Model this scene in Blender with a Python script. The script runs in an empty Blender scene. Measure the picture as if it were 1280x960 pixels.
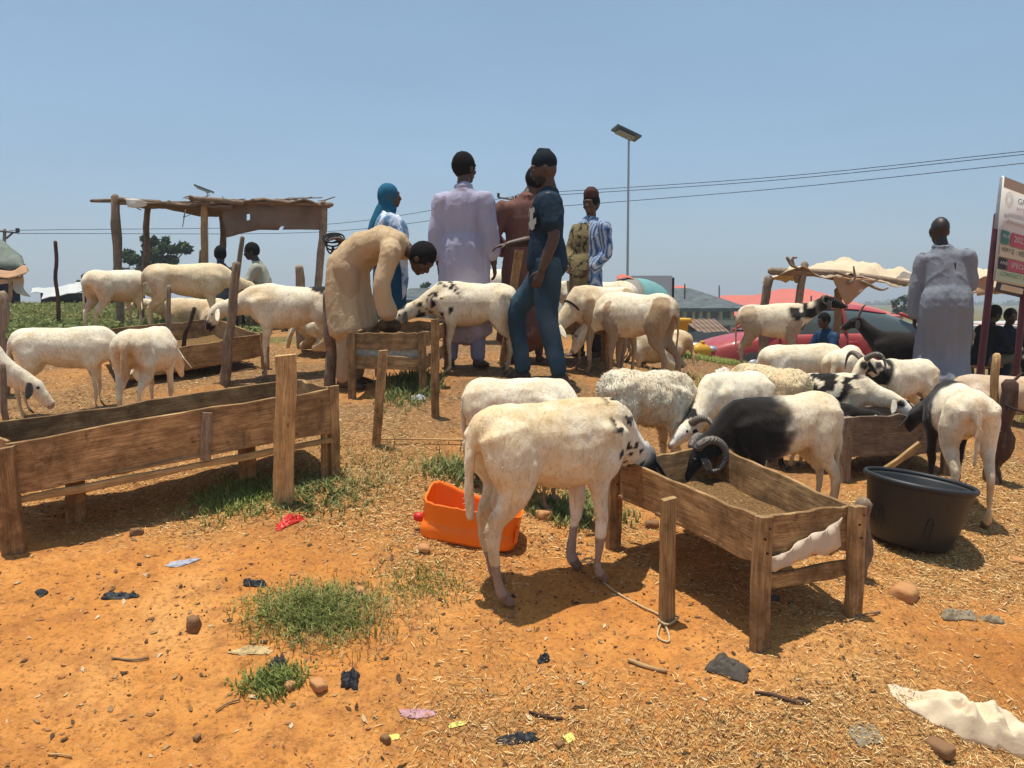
import bpy, math, random
import numpy as np
from mathutils import Vector, Matrix
R = math.radians
scene = bpy.context.scene
col = scene.collection
rng = np.random.default_rng(7)
random.seed(7)

# ------------------------------------------------------------------ camera
F = 1000.0; EYE = np.array([0.0, 0.0, 1.55]); PITCH = math.atan((480-375)/F)
cam = bpy.data.cameras.new('camera'); cam.sensor_width = 36; cam.lens = 36*F/1280
cam.clip_start = .05; cam.clip_end = 5000
cam_o = bpy.data.objects.new('camera', cam); col.objects.link(cam_o)
cam_o.location = EYE; cam_o.rotation_euler = (R(90)-PITCH, 0, 0)
scene.camera = cam_o
# ------------------------------------------------------------------ light
SUN = Vector((-.10, .04, 1.0)).normalized()
w = bpy.data.worlds.new('World'); scene.world = w; w.use_nodes = True
nt = w.node_tree; bg = nt.nodes['Background']
sky = nt.nodes.new('ShaderNodeTexSky'); sky.sky_type = 'NISHITA'; sky.sun_disc = False
sky.sun_elevation = math.asin(SUN.z); sky.sun_rotation = math.atan2(SUN.x, SUN.y)
sky.altitude = 0; sky.air_density = 1.0; sky.dust_density = 1.1; sky.ozone_density = 1.0
hz = nt.nodes.new('ShaderNodeVectorMath'); hz.operation = 'MULTIPLY_ADD'   # even veil of haze over the clear sky
hz.inputs[1].default_value = (.674, .62, .80); hz.inputs[2].default_value = (1.12, 2.25, 2.35)
nt.links.new(sky.outputs[0], hz.inputs[0])
tcw = nt.nodes.new('ShaderNodeTexCoord'); mpw = nt.nodes.new('ShaderNodeMapping'); mpw.inputs['Scale'].default_value = (1.5, 1.5, 6); nzw = nt.nodes.new('ShaderNodeTexNoise'); nzw.inputs['Scale'].default_value = 1.6; nzw.inputs['Detail'].default_value = 5
mrw = nt.nodes.new('ShaderNodeMapRange'); mrw.inputs[1].default_value = .3; mrw.inputs[2].default_value = .7; mrw.inputs[3].default_value = .95; mrw.inputs[4].default_value = 1.05
vmw = nt.nodes.new('ShaderNodeVectorMath'); vmw.operation = 'SCALE'; nt.links.new(tcw.outputs['Generated'], mpw.inputs[0]); nt.links.new(mpw.outputs[0], nzw.inputs['Vector']); nt.links.new(nzw.outputs[0], mrw.inputs[0])
nt.links.new(hz.outputs[0], vmw.inputs[0]); nt.links.new(mrw.outputs[0], vmw.inputs['Scale']); nt.links.new(vmw.outputs[0], bg.inputs[0]); bg.inputs[1].default_value = .078
sl = bpy.data.lights.new('sun', 'SUN'); sl.energy = 4.3; sl.angle = R(.5); sl.color = (1, .93, .80)
so = bpy.data.objects.new('sun', sl); col.objects.link(so); so.rotation_euler = SUN.to_track_quat('Z', 'Y').to_euler()
scene.view_settings.view_transform = 'Standard'; scene.view_settings.look = 'None'
scene.view_settings.gamma = 1; scene.view_settings.exposure = 0.38

# ------------------------------------------------------------------ helpers
def ray(px, py):
    u = (px-640)/F; v = (480-py)/F; c, s = math.cos(PITCH), math.sin(PITCH)
    d = np.array([u, c+v*s, -s+v*c]); return d/d[1]
def at(px, py, Y): return EYE + ray(px, py)*Y
_perm = np.random.default_rng(3).random((64, 64, 64)).astype(np.float32)*2-1
def vn(P, scale=1.0, seed=0):
    P = np.atleast_2d(np.asarray(P, float))*scale + seed*17.37+1000
    if P.shape[1] == 2: P = np.c_[P, np.full(len(P), seed*3.1)]
    i = np.floor(P).astype(int); f = P-i; f = f*f*(3-2*f); out = 0
    for a in (0, 1):
        for b in (0, 1):
            for c in (0, 1):
                wt = (f[:,0] if a else 1-f[:,0])*(f[:,1] if b else 1-f[:,1])*(f[:,2] if c else 1-f[:,2])
                out = out + wt*_perm[(i[:,0]+a)%64, (i[:,1]+b)%64, (i[:,2]+c)%64]
    return out
def fbm(P, scale=1.0, oct=3, seed=0):
    o = 0; a = 1.0
    for k in range(oct): o = o + a*vn(P, scale*2**k, seed+k*5); a *= .5
    return o
# terrain: thin-plate fit through surveyed spots (pixel of a foot on the ground, its distance)
CP = [(60,955,2.6),(640,955,2.65),(1220,955,2.7),(640,750,3.5),(925,805,3.1),(1045,775,3.25),(355,632,4.2),(15,690,3.65),(300,770,3.3),
 (465,555,5.0),(545,520,5.5),(1148,688,4.1),(1210,665,4.4),(1072,722,3.8),(480,490,6.1),(675,474,6.6),(575,460,7.2),
 (90,512,6.3),(185,512,6.1),(140,418,8.7),(240,418,9.0),(350,476,6.8),(780,480,6.9),(975,472,8.3),(1060,602,5.2),(1190,600,5.3),
 (1180,510,7.1),(890,452,10.),(1000,473,15.),(1230,488,12.5),(60,412,9.6),(60,384,18.),(250,386,18.),(640,500,6.0),
 (450,400,12.),(600,405,13.),(800,425,14),(1000,532,7.0),(300,421,11.3),(150,418,10.6),(968,583,5.85),(806,614,4.95),(915,600,5.2),(60,395,40),(300,395,40),(640,415,40),(900,425,40),(1200,440,40),(60,393,90),(640,405,90),(1200,412,90)]
_q = []; _z = []
for a, b, Y in CP:
    p = at(a, b, Y); _q.append((p[0]/p[1]*2.2, math.log(p[1])*1.6)); _z.append(p[2])
_q = np.array(_q); _z = np.array(_z)
def _k(d2): return .5*d2*np.log(d2+1e-9)
_n = len(_q); _A = np.zeros((_n+3, _n+3)); _A[:_n,:_n] = _k(((_q[:,None]-_q[None])**2).sum(-1))+np.eye(_n)*.02
_A[:_n,_n:] = np.c_[np.ones(_n), _q]; _A[_n:,:_n] = _A[:_n,_n:].T
_c = np.linalg.solve(_A, np.r_[_z, 0, 0, 0])
def ground(x, y, micro=True):
    x = np.atleast_1d(np.asarray(x, float)); y = np.atleast_1d(np.asarray(y, float))
    yc = np.clip(y, 2.3, 95); u = np.clip(x/yc, -.95, .95)
    q = np.c_[u*2.2, np.log(yc)*1.6]; z = np.empty(len(q))
    for s in range(0, len(q), 20000):
        qq = q[s:s+20000]; z[s:s+20000] = _k(((qq[:,None]-_q[None])**2).sum(-1))@_c[:_n] + _c[_n] + qq@_c[_n+1:]
    if micro:
        P = np.c_[x, y]; a = np.clip(1-(y-14)/20, 0, 1)
        z = z + a*(.028*vn(P, 1.3, 2)+.016*vn(P, 3.7, 5)+.012*vn(P, 9, 6)-.012*np.clip(np.abs(vn(P, 6.5, 12))*-3+.5, 0, 1)+.004*vn(P, 20, 8))
    return z
def gz(x, y): return float(ground(x, y)[0])
def gp(px, py):
    d = ray(px, py); Ys = np.concatenate([np.arange(1.6, 20, .02), np.arange(20, 95, .2)])
    z = EYE[2]+d[2]*Ys; g = ground(d[0]*Ys, Ys); k = int(np.argmax(z <= g))
    if z[k] > g[k]: k = len(Ys)-1
    return np.array([d[0]*Ys[k], Ys[k], g[k]])
def gY(px, Y):
    x = (px-640)/F*Y*1.0/math.cos(PITCH); return np.array([x, Y, gz(x, Y)])

def wm(o):
    return (wm(o.parent) if o.parent else Matrix.Identity(4)) @ o.matrix_basis
def tag(o, label=None, cat=None, group=None, kind=None):
    if label: o['label'] = label
    if cat: o['category'] = cat
    if group: o['group'] = group
    if kind: o['kind'] = kind
    return o
def empty(name, loc, label=None, cat=None, group=None, rz=0):
    o = bpy.data.objects.new(name, None); col.objects.link(o); o.empty_display_size = .1
    o.matrix_basis = Matrix.Translation(Vector(loc)) @ Matrix.Rotation(rz, 4, 'Z')
    return tag(o, label, cat, group)
def mk(name, V, Fc, mat, parent=None, smooth=True, cols=None, M=None):
    """V world coordinates; M: frame the object keeps as its own axes"""
    V = np.asarray(V, float).reshape(-1, 3)
    if M is None:
        c = Vector(((V[:,0].min()+V[:,0].max())/2, (V[:,1].min()+V[:,1].max())/2, V[:,2].min())); M = Matrix.Translation(c)
    Mi = np.array(M.inverted()); L = V@Mi[:3,:3].T+Mi[:3,3]
    me = bpy.data.meshes.new(name); fill(me, L, Fc, smooth)
    if cols is not None:
        a = me.color_attributes.new('Col', 'FLOAT_COLOR', 'POINT'); c4 = np.ones((len(L), 4), np.float32); c4[:,:3] = cols; a.data.foreach_set('color', c4.ravel())
    if mat: me.materials.append(mat)
    o = bpy.data.objects.new(name, me); col.objects.link(o)
    if parent: o.parent = parent; o.matrix_basis = wm(parent).inverted() @ M
    else: o.matrix_basis = M
    return o
def fill(me, L, Fc, smooth=True):
    L = np.asarray(L, np.float32)
    if isinstance(Fc, np.ndarray):
        n = Fc.shape[1]; me.vertices.add(len(L)); me.vertices.foreach_set('co', L.ravel())
        me.loops.add(Fc.size); me.loops.foreach_set('vertex_index', Fc.ravel().astype(np.int32))
        me.polygons.add(len(Fc)); me.polygons.foreach_set('loop_start', np.arange(0, Fc.size, n, dtype=np.int32))
        me.polygons.foreach_set('loop_total', np.full(len(Fc), n, np.int32)); me.update(calc_edges=True); me.validate()
    else:
        me.from_pydata(L.tolist(), [], [tuple(int(i) for i in f) for f in Fc]); me.update()
    me.polygons.foreach_set('use_smooth', [smooth]*len(me.polygons)); me.update()
class MB:
    def __init__(s): s.V = []; s.F = []; s.n = 0; s.C = []
    def add(s, V, Fc, c=None):
        V = np.asarray(V, float).reshape(-1, 3); s.V.append(V); s.F += [tuple(i+s.n for i in f) for f in Fc]; s.n += len(V)
        if c is not None: s.C.append(np.tile(np.asarray(c, float), (len(V), 1)))
        return s
    def build(s, name, mat, parent=None, smooth=True, M=None):
        return mk(name, np.vstack(s.V), s.F, mat, parent, smooth, np.vstack(s.C) if s.C else None, M)
def nrm(v): v = np.asarray(v, float); return v/(np.linalg.norm(v)+1e-12)
def catmull(P, k):
    P = np.asarray(P, float); n = len(P)
    if n < 3 or k < 2: 
        t = np.linspace(0, n-1, (n-1)*max(k,1)+1); i = np.minimum(t.astype(int), n-2); f = (t-i)[:,None]; return P[i]*(1-f)+P[i+1]*f
    Q = np.vstack([2*P[0]-P[1], P, 2*P[-1]-P[-2]]); out = []
    for i in range(n-1):
        a, b, c, d = Q[i:i+4]
        for t in np.arange(k)/k:
            out.append(.5*((2*b)+(-a+c)*t+(2*a-5*b+4*c-d)*t*t+(-a+3*b-3*c+d)*t**3))
    out.append(P[-1]); return np.array(out)
def tube(pts, rad, seg=10, side=None, sub=1, cap=True, jit=0.0, seed=0):
    """closed tube; rad per point: r or (along side, across)"""
    pts = np.asarray(pts, float); rad = np.array([(r, r) if np.isscalar(r) else tuple(r) for r in rad], float)
    if sub > 1:
        both = catmull(np.c_[pts, rad], sub); pts = both[:,:3]; rad = np.maximum(both[:,3:], .0005)
    n = len(pts); T = np.gradient(pts, axis=0); T /= np.linalg.norm(T, axis=1)[:,None]+1e-12
    if side is None:
        s0 = np.array([0, 1., 0]) if abs(T[0][1]) < .8 else np.array([1., 0, 0])
    else: s0 = nrm(side)
    V = []; s = s0
    rows = []
    if cap:
        rows += [(pts[0]-T[0]*rad[0].min()*.6, T[0], rad[0]*.45)]
    rows += [(pts[i], T[i], rad[i]) for i in range(n)]
    if cap: rows += [(pts[-1]+T[-1]*rad[-1].min()*.6, T[-1], rad[-1]*.45)]
    a = np.arange(seg)*2*math.pi/seg; rr = np.random.default_rng(seed)
    for p, t, r in rows:
        s = s - t*np.dot(s, t)
        if np.linalg.norm(s) < 1e-4: s = np.cross(t, [.3, .5, .8])
        s = nrm(s); b = np.cross(t, s)
        k = 1+jit*rr.standard_normal(seg)[:,None] if jit else 1
        V.append(p+(np.cos(a)[:,None]*s*r[0]+np.sin(a)[:,None]*b*r[1])*k)
    V = np.vstack(V); m = len(rows); Fc = []
    for i in range(m-1):
        for j in range(seg):
            k = (j+1) % seg; Fc.append((i*seg+j, i*seg+k, (i+1)*seg+k, (i+1)*seg+j))
    Fc.append(tuple(range(seg-1, -1, -1))); Fc.append(tuple((m-1)*seg+j for j in range(seg)))
    return V, Fc
def ball(c, r, seg=10, rot=None):
    r = np.array([r, r, r] if np.isscalar(r) else r, float); V = [[0, 0, 1]]; m = max(4, seg//2+1)
    for i in range(1, m):
        t = math.pi*i/m
        for j in range(seg): a = 2*math.pi*j/seg; V.append([math.sin(t)*math.cos(a), math.sin(t)*math.sin(a), math.cos(t)])
    V.append([0, 0, -1]); V = np.array(V)*r
    if rot is not None: V = V@np.asarray(rot).T
    Fc = [(0, 1+j, 1+(j+1)%seg) for j in range(seg)]
    for i in range(m-2):
        for j in range(seg): k = (j+1)%seg; Fc.append((1+i*seg+j, 1+(i+1)*seg+j, 1+(i+1)*seg+k, 1+i*seg+k))
    e = len(V)-1; b = 1+(m-2)*seg
    Fc += [(b+j, e, b+(j+1)%seg) for j in range(seg)]
    return V+np.asarray(c, float), Fc
def remesh(mb, voxel, smooth=4, fac=.5):
    me = bpy.data.meshes.new('t'); me.from_pydata(np.vstack(mb.V).tolist(), [], mb.F); me.update()
    o = bpy.data.objects.new('t', me); col.objects.link(o)
    m = o.modifiers.new('r', 'REMESH'); m.mode = 'VOXEL'; m.voxel_size = voxel
    s = o.modifiers.new('s', 'SMOOTH'); s.factor = fac; s.iterations = smooth
    dg = bpy.context.evaluated_depsgraph_get(); ev = o.evaluated_get(dg); m2 = ev.to_mesh()
    V = np.empty(len(m2.vertices)*3, np.float32); m2.vertices.foreach_get('co', V)
    n = len(m2.polygons); Lp = np.empty(len(m2.loops), np.int32); m2.loops.foreach_get('vertex_index', Lp)
    N = np.empty(len(m2.vertices)*3, np.float32); m2.vertices.foreach_get('normal', N)
    V = V.reshape(-1, 3).astype(float).copy(); N = N.reshape(-1, 3).astype(float).copy()
    Fq = Lp.reshape(-1, 4).copy() if len(Lp) == 4*n else [tuple(p.vertices) for p in m2.polygons]
    ev.to_mesh_clear(); bpy.data.objects.remove(o); bpy.data.meshes.remove(me)
    return V, Fq, N

# ------------------------------------------------------------------ materials
class NT:
    def __init__(s, name, rough=.8, spec=.3):
        s.m = bpy.data.materials.new(name); s.m.use_nodes = True; s.t = s.m.node_tree; s.b = s.t.nodes['Principled BSDF']
        s.b.inputs['Roughness'].default_value = rough; s.b.inputs['Specular IOR Level'].default_value = spec
    def n(s, typ, **k):
        x = s.t.nodes.new(typ)
        for a, b in k.items(): setattr(x, a, b)
        return x
    def l(s, a, b): s.t.links.new(a, b)
    def coord(s, scale=(1,1,1), rot=(0,0,0), out='Object'):
        tc = s.n('ShaderNodeTexCoord'); mp = s.n('ShaderNodeMapping'); mp.inputs['Scale'].default_value = scale; mp.inputs['Rotation'].default_value = rot
        s.l(tc.outputs[out], mp.inputs[0]); return mp.outputs[0]
    def noise(s, vec, scale, det=4, rough=.55, dist=0):
        x = s.n('ShaderNodeTexNoise'); x.inputs['Scale'].default_value = scale; x.inputs['Detail'].default_value = det
        x.inputs['Roughness'].default_value = rough; x.inputs['Distortion'].default_value = dist; s.l(vec, x.inputs['Vector']); return x.outputs[0]
    def ramp(s, fac, stops):
        x = s.n('ShaderNodeValToRGB'); e = x.color_ramp.elements
        while len(e) < len(stops): e.new(.5)
        for i, (p, c) in enumerate(stops): e[i].position = p; e[i].color = (*c, 1) if len(c) == 3 else c
        s.l(fac, x.inputs[0]); return x.outputs[0]
    def mix(s, fac, a, b, mode='MIX'):
        x = s.n('ShaderNodeMix', data_type='RGBA', blend_type=mode)
        for sock, v in ((x.inputs[0], fac), (x.inputs[6], a), (x.inputs[7], b)):
            if isinstance(v, (int, float)): sock.default_value = v
            elif isinstance(v, tuple): sock.default_value = (*v, 1)[:4]
            else: s.l(v, sock)
        return x.outputs[2]
    def base(s, c): 
        if isinstance(c, tuple): s.b.inputs['Base Color'].default_value = (*c, 1)
        else: s.l(c, s.b.inputs['Base Color'])
        return s
    def bump(s, h, strength=.4, dist=.01):
        x = s.n('ShaderNodeBump'); x.inputs['Strength'].default_value = strength; x.inputs['Distance'].default_value = dist
        s.l(h, x.inputs['Height']); s.l(x.outputs[0], s.b.inputs['Normal']); return s
    def rnd(s): return s.n('ShaderNodeObjectInfo').outputs['Random']
def g3(v): return (v, v, v)
def simple(name, c, rough=.8, spec=.3, var=.25, scale=8, bump=.2, bd=.005, metal=0):
    m = NT(name, rough, spec); v = m.coord(); n = m.noise(v, scale, 5)
    m.base(m.mix(n, tuple(x*(1-var) for x in c), tuple(min(1, x*(1+var)) for x in c)))
    m.bump(m.noise(v, scale*5, 4), bump, bd); m.b.inputs['Metallic'].default_value = metal
    return m.m
def wood_mat(name, dark, light, stain=.5, gs=1.0):
    m = NT(name, .82, .2); v = m.coord((1.2*gs, 14*gs, 14*gs)); g = m.noise(v, 3.0, 6, .6, .4)
    v2 = m.coord((1, 1, 1)); blot = m.noise(v2, 4.5, 6, .7, 1.2); fine = m.noise(m.coord((4, 90, 90)), 2.5, 3)
    c = m.mix(m.ramp(g, [(.3, (0,0,0)), (.7, (1,1,1))]), dark, light)
    c = m.mix(m.ramp(blot, [(.38, g3(stain)), (.62, (0,0,0))]), c, tuple(x*.38 for x in dark))
    c = m.mix(m.ramp(fine, [(.38, g3(.6)), (.52, (0,0,0))]), c, tuple(x*.45 for x in dark))
    c = m.mix(m.ramp(m.noise(v2, 11, 5, .7), [(.60, (0,0,0)), (.75, g3(.55))]), c, (.40,.27,.16))
    c = m.mix(m.ramp(m.noise(m.coord((2.5, 40, 3)), 4, 4, .7), [(.62, (0,0,0)), (.70, g3(.7))]), c, tuple(x*.3 for x in dark))
    mul = m.n('ShaderNodeMapRange'); mul.inputs[3].default_value = .72; mul.inputs[4].default_value = 1.2; m.l(m.rnd(), mul.inputs[0])
    hv = m.n('ShaderNodeHueSaturation'); m.l(c, hv.inputs['Color']); m.l(mul.outputs[0], hv.inputs['Value'])
    m.base(hv.outputs[0]); m.bump(m.mix(.5, g, fine), .8, .004); return m.m
def attr_mat(name, rough=.9, spec=.15, bscale=60, bump=.4, bd=.004, var=.25, sheen=0, stretch=(1,1,1), vs=14):
    m = NT(name, rough, spec); a = m.n('ShaderNodeVertexColor', layer_name='Col'); v = m.coord(stretch)
    n = m.noise(v, vs, 4); r = m.ramp(n, [(.3, g3(1-var)), (.7, g3(1.0))])
    m.base(m.mix(1.0, a.outputs[0], r, 'MULTIPLY')); m.bump(m.noise(v, bscale, 4, .65), bump, bd)
    if sheen: m.b.inputs['Sheen Weight'].default_value = sheen
    return m.m
M = {}
M['wood'] = wood_mat('old_plywood', (.30,.165,.072), (.60,.38,.18), .8)
M['wood_pale'] = wood_mat('pale_plank', (.40,.235,.10), (.68,.45,.21), .4)
M['wood_grey'] = wood_mat('weathered_pole', (.21,.145,.10), (.43,.32,.225), .45)
M['wood_dark'] = wood_mat('dark_pole', (.07,.038,.028), (.15,.085,.06), .4)
def coat_mat(name, bs, bd, var):
    m = NT(name, .95, .08); a = m.n('ShaderNodeVertexColor', layer_name='Col'); v = m.coord((1.3, 1.3, .55)); v2 = m.coord()
    lk = m.noise(v, bs, 5, .7, .8); big = m.noise(v2, 9, 5, .65)
    c = m.mix(m.ramp(lk, [(.34, g3(var)), (.52, g3(0))]), a.outputs[0], (.66,.54,.38), 'MULTIPLY')     # dusty roots between the locks
    c = m.mix(m.ramp(big, [(.50, g3(0)), (.72, g3(.6))]), c, (.80,.62,.40), 'MULTIPLY')
    m.base(c); m.bump(lk, .9, bd); m.b.inputs['Sheen Weight'].default_value = .15; return m.m
M['fur'] = coat_mat('short_coat', 42, .007, .6)
M['wool'] = coat_mat('wool', 30, .012, .7); M['hairs'] = attr_mat('coat_hair', 1, .05, 60, .2, .004, .2)
M['skin'] = attr_mat('skin', .5, .35, 90, .15, .001, .12)
m = NT('cloth', .9, .1); a = m.n('ShaderNodeVertexColor', layer_name='Col'); v = m.coord((1, 1, .3)); w1 = m.noise(v, 11, 4, .6, 1.2); w2_ = m.noise(m.coord((.8, .8, .8), (.6, .5, 0)), 8, 3, .6, 1.5)
r1 = m.ramp(w1, [(.40, g3(0)), (.50, g3(1)), (.60, g3(0))]); r2 = m.ramp(w2_, [(.43, g3(0)), (.50, g3(1)), (.57, g3(0))])
m.base(m.mix(m.ramp(m.noise(v, 5, 4), [(.35, g3(.35)), (.6, g3(0))]), a.outputs[0], (.72,.70,.68), 'MULTIPLY')); m.bump(m.mix(.5, r1, r2), .4, .005); M['cloth'] = m.m
M['horn'] = None
m = NT('horn', .55, .4); v = m.coord(); wv = m.n('ShaderNodeTexWave', wave_type='BANDS', bands_direction='DIAGONAL'); wv.inputs['Scale'].default_value = 38; wv.inputs['Distortion'].default_value = 3; m.l(v, wv.inputs['Vector'])
m.base(m.mix(wv.outputs[0], (.07,.055,.045), (.21,.175,.14))); m.bump(wv.outputs[0], .7, .004); M['horn'] = m.m
M['eye'] = simple('dark_eye', (.012,.009,.007), .15, .6, 0, 5, 0)
M['sclera'] = simple('eye_white', (.30,.26,.22), .3, .5, 0, 5, 0)
# ------------------------------------------------------------------ ground
def straw_d(x, y):
    """how thickly chaff lies at a spot: 0..1"""
    P = np.c_[x, y]; z = .36+.95*fbm(P, .9, 4, 11)
    bare = np.exp(-(((x+1.2)/1.1)**2+((y-2.75)/.75)**2)) + .9*np.exp(-(((x-.45)/.5)**2+((y-3.35)/.35)**2)) + .7*np.exp(-(((x+2.0)/.9)**2+((y-3.3)/.35)**2))
    more = .8*np.exp(-(((x-1.1)/1.2)**2+((y-2.45)/.4)**2)) + .6*np.exp(-(((x+.9)/.9)**2+((y-4.6)/1.0)**2)) + .9*np.exp(-(((x-2.9)/.9)**2+((y-4.6)/.9)**2))
    return np.clip((z+more-bare*1.2)*np.clip(1.5-(y-7.5)/6, 0, 1), 0, 1)*np.where(x < 1.6, np.clip(1-.5*(y-4.2)/1.4, .42, 1), 1)
def axis(pieces):
    out = []
    for a, b, n in pieces: out += list(np.linspace(a, b, n, endpoint=False))
    return np.array(out+[pieces[-1][1]])
xs = axis([(-1800,-200,10),(-200,-40,16),(-40,-8,40),(-8,-4,40),(-4,4,300),(4,8,40),(8,40,40),(40,200,16),(200,1800,10)])
ys = axis([(-300,-10,8),(-10,1.8,24),(1.8,6,180),(6,10,90),(10,22,70),(22,60,30),(60,100,14),(100,400,12),(400,2500,8)])
X, Yg = np.meshgrid(xs, ys); Z = ground(X.ravel(), Yg.ravel()); V = np.c_[X.ravel(), Yg.ravel(), Z]
nx, ny = len(xs), len(ys); I = np.arange(nx*ny).reshape(ny, nx)
Fc = np.stack([I[:-1,:-1], I[:-1,1:], I[1:,1:], I[1:,:-1]], -1).reshape(-1, 4)
x, y = V[:,0], V[:,1]
st = straw_d(x, y)
grn = np.clip((.2+.8*fbm(np.c_[x, y], .5, 2, 31)), 0, 1)*np.clip((y-8.6-1.2*(x > 0))/1.2, 0, 1)*np.where(x < -2.2, 1, .75)
grn = np.maximum(grn, np.clip((y-18)/20, 0, .85))
grn = np.maximum(grn, np.clip(1.3*np.exp(-(((x+3.9)/1.8)**2+((y-8.9)/.5)**2)), 0, 1))
m = NT('red_earth', .95, .12); vc = m.coord(); a = m.n('ShaderNodeVertexColor', layer_name='Col'); sp = m.n('ShaderNodeSeparateColor'); m.l(a.outputs[0], sp.inputs[0])
n1 = m.noise(vc, 1.1, 6, .6, .3); n2 = m.noise(vc, 9, 6, .65); n3 = m.noise(vc, 46, 5, .7)
c = m.ramp(n1, [(.3, (.42,.155,.034)), (.52, (.57,.24,.060)), (.72, (.65,.33,.11))])
c = m.mix(m.ramp(n2, [(.35, g3(.6)), (.55, g3(0))]), c, (.30,.12,.04))
c = m.mix(m.ramp(n3, [(.32, g3(.85)), (.50, g3(0))]), c, (.24,.095,.03))
c = m.mix(m.ramp(m.noise(vc, 60, 3, .6), [(.60, g3(0)), (.72, g3(.5))]), c, (.62,.36,.17))
tr = m.n('ShaderNodeMath', operation='MULTIPLY'); m.l(sp.outputs[2], tr.inputs[0]); m.l(m.ramp(m.noise(vc, 5, 6, .7), [(.25, g3(.6)), (.5, g3(1))]), tr.inputs[1]); c = m.mix(tr.outputs[0], c, m.ramp(m.noise(vc, 34, 5, .75), [(.34, (.065,.038,.019)), (.5, (.20,.115,.055)), (.68, (.40,.25,.13))]))
# trodden chaff and dung between the stalks
mm = m.n('ShaderNodeMath', operation='MULTIPLY'); m.l(sp.outputs[0], mm.inputs[0]); m.l(m.ramp(m.noise(vc, 30, 5, .7), [(.35, g3(0)), (.6, g3(1))]), mm.inputs[1])
cs = m.ramp(m.noise(vc, 75, 4, .7), [(.36, (.11,.055,.022)), (.52, (.38,.21,.08)), (.7, (.68,.47,.20))])
c = m.mix(mm.outputs[0], c, cs)
mg = m.n('ShaderNodeMath', operation='MULTIPLY'); m.l(sp.outputs[1], mg.inputs[0]); m.l(m.ramp(m.noise(vc, 7, 5, .7), [(.3, g3(.3)), (.5, g3(1))]), mg.inputs[1])
cg = m.ramp(m.noise(vc, 22, 5, .7), [(.3, (.05,.07,.022)), (.7, (.15,.17,.055))]); c = m.mix(mg.outputs[0], c, cg)
m.base(c); vr = m.n('ShaderNodeTexVoronoi'); vr.inputs['Scale'].default_value = 8; wv_ = m.n('ShaderNodeMixRGB'); wv_.inputs[0].default_value = .06; m.l(vc, wv_.inputs[1]); nn_ = m.n('ShaderNodeTexNoise'); nn_.inputs['Scale'].default_value = 5; m.l(vc, nn_.inputs['Vector']); m.l(nn_.outputs['Color'], wv_.inputs[2]); m.l(wv_.outputs[0], vr.inputs['Vector'])
hoof = m.ramp(vr.outputs[0], [(.10, g3(0)), (.28, g3(1))]); m.bump(m.mix(.35, m.mix(.5, n3, n2), hoof), 1.0, .035); M['earth'] = m.m
tag(mk('ground', V, Fc, M['earth'], cols=np.c_[st, grn, np.clip((y-4.2+.9*vn(np.c_[x, y], .8, 51))/1.6, 0, 1)*np.clip(.75+.6*fbm(np.c_[x, y], 1.4, 3, 52), 0, 1)], M=Matrix.Identity(4)), kind='structure')
# ------------------------------------------------------------------ animals
CREAM=(.82,.74,.58); WHITE=(.84,.80,.71); YEL=(.70,.52,.30); BLACK=(.020,.017,.016); DIRT=(.46,.29,.12); TAN=(.55,.33,.16); GREY=(.35,.30,.26)
RINGS = [(-.495,.765,.040,.05),(-.47,.785,.085,.095),(-.42,.805,.125,.140),(-.33,.808,.150,.168),(-.20,.785,.165,.185),(-.05,.755,.185,.218),(.12,.745,.190,.235),(.25,.765,.165,.232),(.36,.80,.125,.20),(.44,.82,.075,.13)]
def rot2(ax, a):
    c, s = math.cos(a), math.sin(a)
    return np.array([[c,-s,0],[s,c,0],[0,0,1]]) if ax == 'z' else np.array([[c,0,s],[0,1,0],[-s,0,c]])
def dirv(pitch, yaw): p, y = R(pitch), R(yaw); return np.array([math.cos(p)*math.cos(y), math.cos(p)*math.sin(y), math.sin(p)])
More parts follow.
